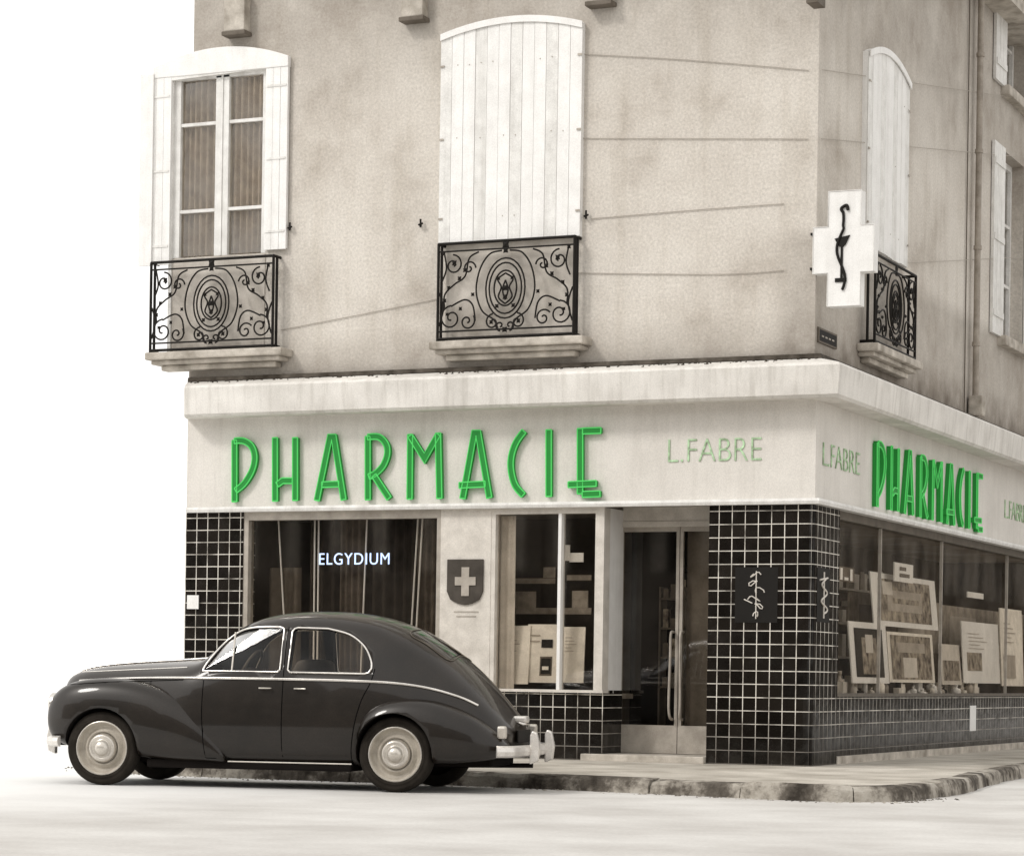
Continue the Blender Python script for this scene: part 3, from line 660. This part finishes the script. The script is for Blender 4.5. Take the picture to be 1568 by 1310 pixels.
cross = [(xc-aw, zb2), (xc+aw, zb2), (xc+aw, zb_), (xb, zb_), (xb, za_), (xc+aw, za_), (xc+aw, zt), (xc-aw, zt), (xc-aw, za_), (xa, za_), (xa, zb_), (xc-aw, zb_)]
prism('cross_box', front, cross, -.04, wS, M_white, e, bev=.006)
tubes('cross_rim', [[front(u, wS+.002, z) for u, z in cross+[cross[0]]]], .006, M_white2, e)
cz_ = zc
sn = [front(xc-.03+.045*math.sin(t/24*2.6*math.pi+.4)*(1 if t < 20 else .5), wS+.012, zb2+.16+(zt-zb2-.38)*t/24) for t in range(25)]
tubes('snake', [sn], .014, M_blk, e)
top = sn[-1]
tubes('snake_head', [smoothline([tuple(top), (top.x-.02, top.y, top.z+.04), (top.x+.035, top.y, top.z+.07), (top.x+.05, top.y, top.z+.02)], 5)], .016, M_blk, e)
prism('cup', front, [(xc-.10, cz_+.10), (xc+.06, cz_+.13), (xc+.02, cz_+.04), (xc-.012, cz_+.01), (xc-.012, cz_-.30), (xc-.035, cz_-.30), (xc-.035, cz_+.01), (xc-.06, cz_+.03)], wS+.001, wS+.012, M_blk, e)
bx('foot', front, xc-.09, xc+.03, wS+.001, wS+.012, cz_-.34, cz_-.30, M_blk, e)
bx('bracket', front, -.05, xc, -.02, .04, zc-.19, zc-.165, M_iron, e); bx('bracket_top', front, -.05, xc, -.02, .04, zc+.165, zc+.19, M_iron, e)

# ------------------------------------------------------------------ window display goods
def board(name, fr, px0, px1, py0, py1, w, lean=.05, mt=M_paper, pic=None, fn=F):
    e = empty(name); a, zt = fn(px0, py0, w); b_, zb2 = fn(px1, py1, w)
    vs = [fr(a, w, zb2), fr(b_, w, zb2), fr(b_, w-lean, zt), fr(a, w-lean, zt)]; vs += [v+(fr(0, -.015, 0)) for v in vs]
    mesh('sheet', vs, [(0, 1, 2, 3), (7, 6, 5, 4), (0, 4, 5, 1), (1, 5, 6, 2), (2, 6, 7, 3), (3, 7, 4, 0)], mt, e)
    for i, (f0, f1, g0, g1, m2) in enumerate(pic or []):
        q = lambda s_, t_: fr(a+(b_-a)*s_, w+.003+.002*i-lean*(t_), zb2+(zt-zb2)*t_)
        mesh('print', [q(f0, g0), q(f1, g0), q(f1, g1), q(f0, g1)], [(0, 1, 2, 3)], m2, e)
    return e
lines_ = [(.15, .45+.1*(k % 3), .80-.06*k, .812-.06*k, M_frame) for k in range(5)]
board('display_board', front, 766, 808, 957, 1047, -.14, .06, M_paper, lines_)
board('display_board', front, 806, 854, 955, 1045, -.17, .05, M_paper, [(.42, .8, .12, .45, M_grey), (.46, .76, .15, .42, M_blk), (.5, .7, .22, .28, M_paper), (.45, .8, .60, .74, M_blk), (.1, .4, .8, .82, M_frame), (.1, .4, .7, .72, M_frame)])
board('display_board', front, 859, 893, 959, 1045, -.16, .04, M_paper, lines_)
board('price_card', front, 862, 872, 834, 858, -.10, 0, M_white); board('price_card', front, 872, 893, 846, 860, -.11, 0, M_white)
nc = board('notice_card', front, 290, 307, 911, 932, .0, 0, M_white); nc.location.y = -.05
M_dim = simple('dim_shelf', (.36, .32, .27), .8, var=.5)
for a_, b__, t_, bb in ((786, 850, 885, 893), (790, 905, 930, 940), (868, 905, 880, 888), (784, 820, 905, 930), (832, 850, 868, 884), (876, 900, 904, 930)): board('wall_shelf', front, a_, b__, t_, bb, -.6, 0, M_dim)
# side windows: framed pictures, show cards, boxes
board('framed_poster', side, 1340, 1437, 874, 965, -.16, .06, M_white, [(.1, .9, .1, .9, M_photo), (.22, .75, .3, .7, M_frame), (.3, .7, .45, .55, M_photo), (.15, .3, .6, .85, M_frameL)], S)
board('framed_poster', side, 1307, 1362, 950, 1046, -.10, .06, M_white, [(.12, .88, .1, .9, M_blk), (.3, .7, .15, .75, M_photo), (.4, .6, .5, .8, M_frameL)], S)
board('framed_poster', side, 1364, 1432, 966, 1045, -.13, .05, M_paper, [(.06, .94, .06, .94, M_photo), (.2, .8, .6, .8, M_frame), (.3, .6, .1, .5, M_frameL)], S)
board('display_board', side, 1478, 1532, 950, 1046, -.11, .05, M_white, [(.1, .5, .2, .5, M_photo)]+lines_, S)
board('display_board', side, 1536, 1568, 930, 1050, -.11, .05, M_paper, lines_+[(.1, .6, .1, .4, M_frame)], S)
board('display_board', side, 1444, 1474, 985, 1048, -.14, .05, M_frameL, [(.1, .9, .1, .6, M_photo)], S)
board('price_card', side, 1370, 1398, 860, 893, -.1, 0, M_white, [(.25, .8, .25, .45, M_grey), (.25, .6, .6, .8, M_grey)], S)
board('price_card', side, 1482, 1506, 905, 917, -.1, 0, M_white, None, S)
board('price_card', side, 1284, 1308, 866, 892, -.1, 0, M_grey, [(.1, .25, .1, .9, M_white), (.35, .6, .1, .3, M_white), (.7, .85, .1, .9, M_white)], S)
board('wall_panel', side, 1300, 1440, 905, 1000, -.5, 0, M_dim, [(.1, .3, .2, .8, M_grey), (.5, .8, .3, .9, M_frame)], S)
board('wall_panel', side, 1440, 1566, 925, 1010, -.5, 0, M_dim, [(.1, .4, .2, .8, M_frame), (.5, .9, .3, .7, M_grey)], S)
e = empty('perfume_bottles')
mats = [M_white, M_frame, M_paper, M_blk, M_white, M_frameL]
for i in range(85):
    y = pil_side+.1+random.random()*7; x = -random.uniform(.09, .3); h = random.uniform(.08, .30)*(1 if y < 4 else .75); r = random.uniform(.03, .065)
    if random.random() < .65: lathe('bottle', [(0.001, 0), (r, 0), (r, h*.55), (r*.85, h*.65), (r*.35, h*.72), (r*.35, h*.85), (r*.45, h*.86), (r*.45, h), (.001, h)], (x-.05, y, ZS-.034), 'Z', random.choice(mats), e, 12)
    else: bx('carton', side, y-r*1.4, y+r*1.4, x-.08, x-.01, ZS-.034, ZS-.034+h, random.choice(mats), e, bev=.004)
bx('enamel_strip', side, V(1489), V(1498), -.0195, -.01, .4, .72, M_white, B)
for k, zz in enumerate((1.3, 1.75, 2.2)):
    multi('wall_shelf_side', side, [(1.8, 12, -2.08, -1.85, zz, zz+.03)], M_frameL, B)
vs_boxes = []
for zz in (1.33, 1.78, 2.23):
    y = 2.0
    while y < 11.5:
        w_ = random.uniform(.08, .25); h = random.uniform(.1, .3)
        if random.random() < .75: vs_boxes.append((y, y+w_, -2.06, -1.9, zz, zz+h))
        y += w_+random.uniform(.02, .15)
multi('stock_boxes', side, vs_boxes[::2], M_paper, B); multi('stock_boxes', side, vs_boxes[1::2], M_frame, B)

# ------------------------------------------------------------------ car
M_paint = simple('car_paint', (.0125, .0095, .0072), .36, 0, var=.5, nscale=3, coat=.42, grain=.25, spec=.3)
M_chrome = simple('chrome', (.78, .75, .71), .25, 1.0, var=.2)
M_rub = simple('tyre_rubber', (.026, .022, .018), .9, var=.4, nscale=9, spec=.12)
M_rim = simple('wheel_paint', (.42, .38, .32), .5, .0, var=.25, nscale=10)
M_seat = simple('seat_cloth', (.13, .11, .09), .9, var=.3)
M_bump = simple('bumper_bright', (.74, .71, .67), .3, .5, var=.2)
M_hub = simple('hub_cap_metal', (.66, .62, .56), .3, .6, var=.2)
M_seam = simple('panel_gap', (.002, .002, .002), .9, spec=.05)
car = empty('parked_car', (-3.36, -5.13, 0), math.atan2(.189, .981))
ST = [ # x, b, w, zb, wb, zr, wr, zt
(-1.95, .45, .15, .74, .14, .86, .09, .90), (-1.88, .37, .30, .80, .27, .945, .17, .985), (-1.70, .32, .42, .85, .38, .995, .25, 1.04), (-1.33, .30, .52, .88, .48, 1.02, .33, 1.075),
(-.92, .25, .66, .92, .61, 1.045, .42, 1.10), (-.60, .21, .77, .95, .725, 1.065, .55, 1.12), (-.46, .20, .78, .955, .74, 1.09, .60, 1.14), (-.28, .20, .785, .96, .745, 1.26, .625, 1.33), (-.08, .20, .79, .96, .75, 1.41, .61, 1.49),
(.18, .20, .79, .96, .75, 1.455, .60, 1.55), (.55, .20, .79, .96, .75, 1.465, .60, 1.565), (.9, .20, .785, .96, .745, 1.45, .59, 1.545), (1.2, .21, .77, .95, .73, 1.38, .575, 1.475),
(1.5, .23, .74, .92, .70, 1.22, .54, 1.33), (1.8, .25, .69, .85, .635, 1.02, .48, 1.12), (2.05, .28, .60, .72, .55, .80, .41, .87), (2.2, .31, .50, .58, .46, .63, .34, .67), (2.27, .36, .38, .50, .34, .54, .24, .57)]
rings = []
for x, b, w, zb, wb, zr, wr, zt in ST:
    h = [(0, b), (.6*w, b), (.93*w, b+.03), (w, b+.17), (w, (b+zb)/2+.08), (wb+.006, zb-.02), ((wb*.5+wr*.5)+.012, zb+(zr-zb)*.55), (wr, zr), (wr*.62, zt-.025), (0, zt)]
    rings.append([(x, y, z) for y, z in h]+[(x, -y, z) for y, z in h[-2:0:-1]])
def loft(name, rings, mats, lvl=2):
    n = len(rings[0]); vs = [p for r in rings for p in r]
    fs = [tuple(range(n)), tuple((len(rings)-1)*n+i for i in range(n))]
    for k in range(len(rings)-1):
        for i in range(n): fs.append((k*n+i, k*n+(i+1) % n, (k+1)*n+(i+1) % n, (k+1)*n+i))
    ob = mesh(name, vs, fs, mats, None); md = ob.modifiers.new('s', 'SUBSURF'); md.levels = lvl; md.render_levels = lvl; bake(ob)
    for p in ob.data.polygons: p.use_smooth = True
    return ob
def bvh_of(obs):
    vs, ps = [], []
    for o in obs:
        k = len(vs); vs += [v.co.copy() for v in o.data.vertices]; ps += [tuple(i+k for i in p.vertices) for p in o.data.polygons]
    return BVHTree.FromPolygons(vs, ps)
body = loft('body', rings, [M_paint, M_dark])
fend = []
FF = [(-1.89, .50, .70, .64), (-1.86, .40, .79, .70), (-1.76, .34, .875, .76), (-1.60, .30, .935, .80), (-1.35, .28, .96, .815), (-1.08, .25, .945, .82), (-.82, .22, .885, .82), (-.58, .21, .775, .81), (-.40, .21, .63, .80), (-.26, .21, .45, .79), (-.18, .21, .30, .77)]
RF_ = [(.99, .23, .44, .79), (1.02, .23, .62, .83), (1.09, .235, .745, .86), (1.30, .24, .825, .87), (1.6, .24, .825, .865), (1.85, .25, .75, .83), (2.05, .27, .645, .77), (2.2, .30, .515, .69), (2.28, .34, .43, .60)]
for nm, T in (('front_fender', FF), ('rear_fender', RF_)):
    for sg in (-1, 1):
        rg = []
        for x, zb, zt, yo in T:
            h = zt-zb; yi = .40; l = [(yi, zb), (yo-.07, zb), (yo-.005, zb+.2*h), (yo, zb+.55*h), (yo-.035, zb+.86*h), (yo-.14, zt), (yi, zt-.03)]
            rg.append([(x, sg*y, z) for y, z in l])
        fend.append(loft(nm, rg, [M_paint, M_dark]))
bvh = bvh_of([body]); bvha = bvh_of([body]+fend)
def sy(x, z, t=None):
    r = (t or bvh).ray_cast(Vector((x, -2, z)), Vector((0, 1, 0))); return r[0].y if r[0] is not None else -.7
cv = []
for (xa, xb, z, hy) in ((-.47, 1.32, .62, .66), (-.40, 1.26, .98, .655), (-.1, .95, 1.39, .50)):
    cv += [(xa, -hy, z), (xb, -hy, z), (xb, hy, z), (xa, hy, z)]
cf = [(0, 1, 2, 3), (8, 9, 10, 11)]
for k in (0, 4):
    for i in range(4): cf.append((k+i, k+(i+1) % 4, k+4+(i+1) % 4, k+4+i))
boolean(body, mesh('cut', cv, cf, [M_paint, M_dark], None, idx=1))
WF = smoothline([(-.42, 1.01), (-.395, 1.08), (-.27, 1.255), (-.13, 1.36), (.02, 1.395), (.25, 1.40)], 4)+[(.285, 1.385), (.29, 1.36), (.29, 1.03), (.27, 1.01)]
WR = [(.36, 1.03), (.365, 1.36), (.38, 1.385), (.41, 1.395)]+smoothline([(.68, 1.39), (.88, 1.34), (1.02, 1.24), (1.09, 1.12), (1.10, 1.05)], 4)+[(1.08, 1.015), (1.04, 1.005), (.38, 1.01)]
car_f = lambda x, w, z: Vector((x, w, z))
for wn in (WF, WR):
    n = len(wn); vs = [(x, -1.3, z) for x, z in wn]+[(x, 1.3, z) for x, z in wn]
    fs = [tuple(range(n)), tuple(range(2*n-1, n-1, -1))]+[(i, (i+1) % n, n+(i+1) % n, n+i) for i in range(n)]
    boolean(body, mesh('cut', vs, fs, [M_paint, M_dark], None, idx=1))
def cyl_cut(x, y0, y1, r):
    n = 40; vs = [(x+r*math.cos(2*math.pi*i/n), y, .33+r*math.sin(2*math.pi*i/n)) for y in (y0, y1) for i in range(n)]
    fs = [tuple(range(n)), tuple(range(2*n-1, n-1, -1))]+[(i, (i+1) % n, n+(i+1) % n, n+i) for i in range(n)]
    return mesh('cut', vs, fs, [M_paint, M_dark], None, idx=1)
for x in (-1.33, 1.33):
    for sg in (-1, 1): boolean(body, cyl_cut(x, sg*.46, sg*1.1, .345))
for o in fend:
    x = -1.33 if o.name.startswith('front') else 1.33; boolean(o, cyl_cut(x, -1.1, 1.1, .345))
for o in [body]+fend: o.parent = car
for sg in (-1, 1):
    for nm, wn in (('side_window_front', WF), ('side_window_rear', WR)):
        pts = [(x, (sy(x, z)+.012)*(-sg), z) for x, z in wn]
        mesh(nm, pts, [tuple(range(len(pts)))], M_cglass, car)
        tubes(nm+'_trim', [[(x, (sy(x, z)-.002)*(-sg), z) for x, z in wn]], .009, M_chrome, car, cyc=[True], res=2)
    bl = [(-1.72, .905), (-1.3, .93), (-.8, .945), (-.3, .95), (.3, .95), (.9, .945), (1.3, .93), (1.6, .89), (1.85, .82), (2.0, .75)]
    tubes('belt_trim', [[(x, (sy(x, z)-.004)*(-sg), z) for x, z in smoothline(bl, 5)]], .013, M_chrome, car, res=2)
    tubes('sill_trim', [[(x, (-.792)*(-sg), .235) for x in (-.15, .3, .96)]], .006, M_hub, car, res=2)
    seams = [[(-.40, .93), (-.40, .6), (-.36, .26)], [(.325, 1.40), (.325, 1.0), (.325, .6), (.33, .24)], [(1.13, 1.05), (1.10, .93), (1.03, .78), (.98, .60), (.95, .4), (.94, .24)], [(-.36, .26), (.3, .245), (.94, .24)], [(-1.7, .87), (-1.2, .905), (-.6, .93)]]
    tubes('panel_gaps', [[(x, (sy(x, z, bvha)+.0005)*(-sg), z) for x, z in smoothline(q, 5)] for q in seams], .0045, M_seam, car, res=1)
    for hx in (.22, .44): tubes('door_handle', [[(hx, (sy(hx, .87)-.0)*(-sg), .87), (hx, (sy(hx, .87)-.03)*(-sg), .87), (hx+.1*(1 if hx > .3 else -1), (sy(hx, .87)-.03)*(-sg), .87)]], .0065, M_hub, car)
    o = lathe('head_lamp', [(.001, -.02), (.06, -.015), (.095, 0), (.10, .01), (.10, .05)], (0, 0, 0), 'Z', M_chrome, car, 24)
    o.rotation_euler = (0, math.pi/2, 0); o.location = (-1.87, sg*.57, .70)
    bx('tail_lamp', car_f, 2.19, 2.27, sg*.60-.03, sg*.60+.03, .47, .58, M_hub, car, bev=.02)
for x in (-1.33, 1.33):
    for sg in (-1, 1):
        wg = empty('wheel'); wg.parent = car; y0 = sg*.67
        R = .325
        lathe('tyre', [(.225, sg*.06), (.25, sg*.082), (.262, sg*.0845), (.264, sg*.081), (.285, sg*.088), (.298, sg*.084), (.31, sg*.075), (R-.003, sg*.055), (R, 0), (R-.003, -sg*.055), (.31, -sg*.075), (.285, -sg*.085), (.22, -sg*.06)], (x, y0, R), 'Y', M_rub, wg, 48)
        lathe('rim', [(.236, sg*.062), (.238, sg*.074), (.226, sg*.079), (.214, sg*.055), (.200, sg*.022), (.175, sg*.020), (.155, sg*.045), (.145, sg*.05), (.135, sg*.03), (.02, sg*.03)], (x, y0, R), 'Y', M_rim, wg, 48)
        lathe('rim_lip', [(.228, sg*.0795), (.236, sg*.078), (.2375, sg*.070)], (x, y0, R), 'Y', M_hub, wg, 48)
        lathe('hub_cap', [(.128, sg*.04), (.124, sg*.065), (.108, sg*.085), (.09, sg*.082), (.078, sg*.074), (.070, sg*.085), (.058, sg*.108), (.03, sg*.122), (.001, sg*.125)], (x, y0, R), 'Y', M_hub, wg, 40)
        lathe('inner_disc', [(.23, 0), (.001, 0)], (x, y0, R), 'Y', M_dark, wg, 24)
bx('shadow_floor_pan', car_f, -.93, .93, -.70, .70, .165, .24, M_dark, car, bev=.02)  # car floor made wide and low to deepen the shade beneath
bx('engine_tray', car_f, -1.75, -.95, -.42, .42, .20, .32, M_dark, car, bev=.02); bx('rear_tray', car_f, .95, 2.1, -.42, .42, .22, .34, M_dark, car, bev=.02)
tubes('axles', [[(-1.33, -.6, .3), (-1.33, .6, .3)], [(1.33, -.6, .32), (1.33, .6, .32)]], .04, M_dark, car)
tubes('exhaust', [[(1.2, .3, .2), (2.3, .3, .22)]], .022, M_dark, car)
def blade(name, path, z0, z1, d):
    vs, fs = [], []; prof = [(0, z0), (d, z0+.015), (d*1.25, (z0+z1)/2), (d, z1-.015), (0, z1)]; n = len(prof)
    for i, p in enumerate(path):
        a = Vector(path[max(i-1, 0)]); c = Vector(path[min(i+1, len(path)-1)]); t = (c-a).normalized(); nr = Vector((t.y, -t.x))
        for o_, z in prof: vs.append((p[0]+nr.x*o_, p[1]+nr.y*o_, z))
    for i in range(len(path)-1):
        for j in range(n): fs.append((i*n+j, i*n+(j+1) % n, (i+1)*n+(j+1) % n, (i+1)*n+j))
    fs += [tuple(range(n)), tuple((len(path)-1)*n+j for j in range(n))]
    return mesh(name, vs, fs, M_bump, car, smooth=False)
blade('rear_bumper', smoothline([(2.22, -.77), (2.30, -.72), (2.34, -.6), (2.38, -.3), (2.39, 0), (2.38, .3), (2.34, .6), (2.26, .76), (2.12, .80)], 5), .315, .415, .035)
blade('front_bumper', smoothline([(-1.66, .80), (-1.78, .74), (-1.86, .6), (-1.91, .3), (-1.925, 0), (-1.91, -.3), (-1.86, -.6), (-1.78, -.74), (-1.70, -.78)], 5), .33, .425, .035)
for sx_, bx_ in ((1, 2.41), (-1, -1.94)):
    for y in (-.3, .3):
        prism('over_rider', car_f, [(0, .25), (sx_*.07, .28), (sx_*.085, .40), (sx_*.06, .52), (sx_*.02, .54), (0, .5)], y-.032, y+.032, M_bump, car, bev=.012).location.x = bx_
        bx('bumper_iron', car_f, min(bx_-sx_*.2, bx_), max(bx_-sx_*.2, bx_), y-.02, y+.02, .33, .39, M_dark, car)
bx('number_plate', car_f, 2.275, 2.29, -.24, .24, .43, .54, M_blk, car, bev=.004)
bx('plate_lamp', car_f, 2.2, 2.32, -.07, .07, .60, .66, M_bump, car, bev=.02)
tubes('boot_handle', [[(2.26, -.1, .60), (2.30, -.1, .59), (2.30, .1, .59), (2.26, .1, .60)]], .012, M_chrome, car)
def patch(name, ys, xs, mt, off=.006):
    vs, fs = [], []
    for x in xs:
        for y in ys:
            r = bvh.ray_cast(Vector((x, y, 3)), Vector((0, 0, -1))); nrm = r[1]; nrm = nrm if nrm.z > 0 else -nrm; vs.append(tuple(r[0]+nrm*off))
    n = len(ys)
    for i in range(len(xs)-1):
        for j in range(n-1): fs.append((i*n+j, i*n+j+1, (i+1)*n+j+1, (i+1)*n+j))
    return mesh(name, vs, fs, mt, car, smooth=True)
M_rglass = simple('dark_glass', (.015, .013, .011), .08, 0, var=.2, grain=0, spec=.5)
for sg in (-1, 1):
    ys = [sg*(.025+.36*k/8) for k in range(9)]; patch('rear_window', ys, [1.36+.34*k/8 for k in range(9)], M_rglass)
    ys = [sg*(.02+.5*k/8) for k in range(9)]; patch('windscreen', ys, [-.42+.34*k/8 for k in range(9)], M_rglass)
def zat(x, y): return bvh.ray_cast(Vector((x, y, 3)), Vector((0, 0, -1)))[0].z+.006
for sg in (-1, 1):
    path = [(1.35, .02), (1.35, .38), (1.5, .395), (1.71, .37), (1.71, .02)]
    tubes('rear_window_trim', [[(x, sg*y, zat(x, y)) for x, y in smoothline(path, 5)]], .005, M_frameD, car, res=2)
tubes('bonnet_strip', [[(x, 0, zat(x, 0)+.004) for x in [-1.90+1.35*k/14 for k in range(15)]]], .013, M_chrome, car)
for sg in (-1, 1): tubes('bonnet_side_trim', [[(x, (sy(x, z)-.003)*(-sg), z) for x, z in [(-1.75+1.15*k/10, .985+.055*k/10) for k in range(11)]]], .006, M_chrome, car)
tubes('grille_bars', [[(-1.93+.02*abs(k-4)/4, -.24, .45+.045*k), (-1.985+.01*abs(k-4)/4, 0, .45+.045*k), (-1.93+.02*abs(k-4)/4, .24, .45+.045*k)] for k in range(9)], .009, M_chrome, car)
def bench(x, z1):
    s_ = loft('seat_back', [[(x+dx+.12*(z-.6), y, z) for dx, z in ((-.07, .55), (-.07, z1-.06), (-.03, z1), (.04, z1), (.07, z1-.06), (.07, .55))] for y in (-.58, -.2, .2, .58)], M_seat, 2); s_.parent = car
bench(.32, 1.13); bench(1.02, 1.10)
lathe('steering_wheel', [(.19+.012*math.cos(a*math.pi/4), .012*math.sin(a*math.pi/4)) for a in range(9)], (0, 0, 0), 'Z', M_seat, car, 28)
sw = [q for q in car.children if q.name.startswith('steering_wheel')][0]; sw.location = (-.12, -.32, 1.03); sw.rotation_euler = (0, math.radians(-62), 0)
tubes('steering_column', [[(-.12, -.32, 1.03), (-.5, -.32, .8)], [(-.12, -.5, 1.03), (-.12, -.14, 1.03)]], .014, M_seat, car)
tubes('roof_mirror', [[(-.12, -.08, 1.37), (-.12, .08, 1.37)]], .025, M_chrome, car)
tubes('quarter_light_bar', [[(-.16, -.70, 1.0), (-.155, -.62, 1.35)]], .008, M_hub, car)

# ------------------------------------------------------------------ light
to_sun = Vector((-.42, -.62, .66)).normalized()
sd = bpy.data.lights.new('sun', 'SUN'); sd.energy = 1.5; sd.angle = math.radians(12); sd.color = (1, .965, .92)
so = bpy.data.objects.new('sun', sd); so.rotation_euler = to_sun.to_track_quat('Z', 'Y').to_euler(); so.location = (0, 0, 20); scene.collection.objects.link(so)
wd = bpy.data.worlds.new('World'); scene.world = wd; wd.use_nodes = True; nt = wd.node_tree; N = nt.nodes; L = nt.links
bg = N['Background']; sk = N.new('ShaderNodeTexSky'); sk.sky_type = 'NISHITA'; sk.sun_disc = False
sk.sun_elevation = math.asin(to_sun.z); sk.sun_rotation = math.atan2(to_sun.x, to_sun.y) % (2*math.pi)
hs = N.new('ShaderNodeHueSaturation'); hs.inputs['Saturation'].default_value = .03; L.new(sk.outputs[0], hs.inputs['Color']); L.new(hs.outputs[0], bg.inputs[0]); bg.inputs[1].default_value = .05
b2 = N.new('ShaderNodeBackground'); b2.inputs[0].default_value = (1, .978, .945, 1); b2.inputs[1].default_value = 1.0
ad = N.new('ShaderNodeAddShader'); L.new(bg.outputs[0], ad.inputs[0]); L.new(b2.outputs[0], ad.inputs[1]); L.new(ad.outputs[0], N['World Output'].inputs[0])
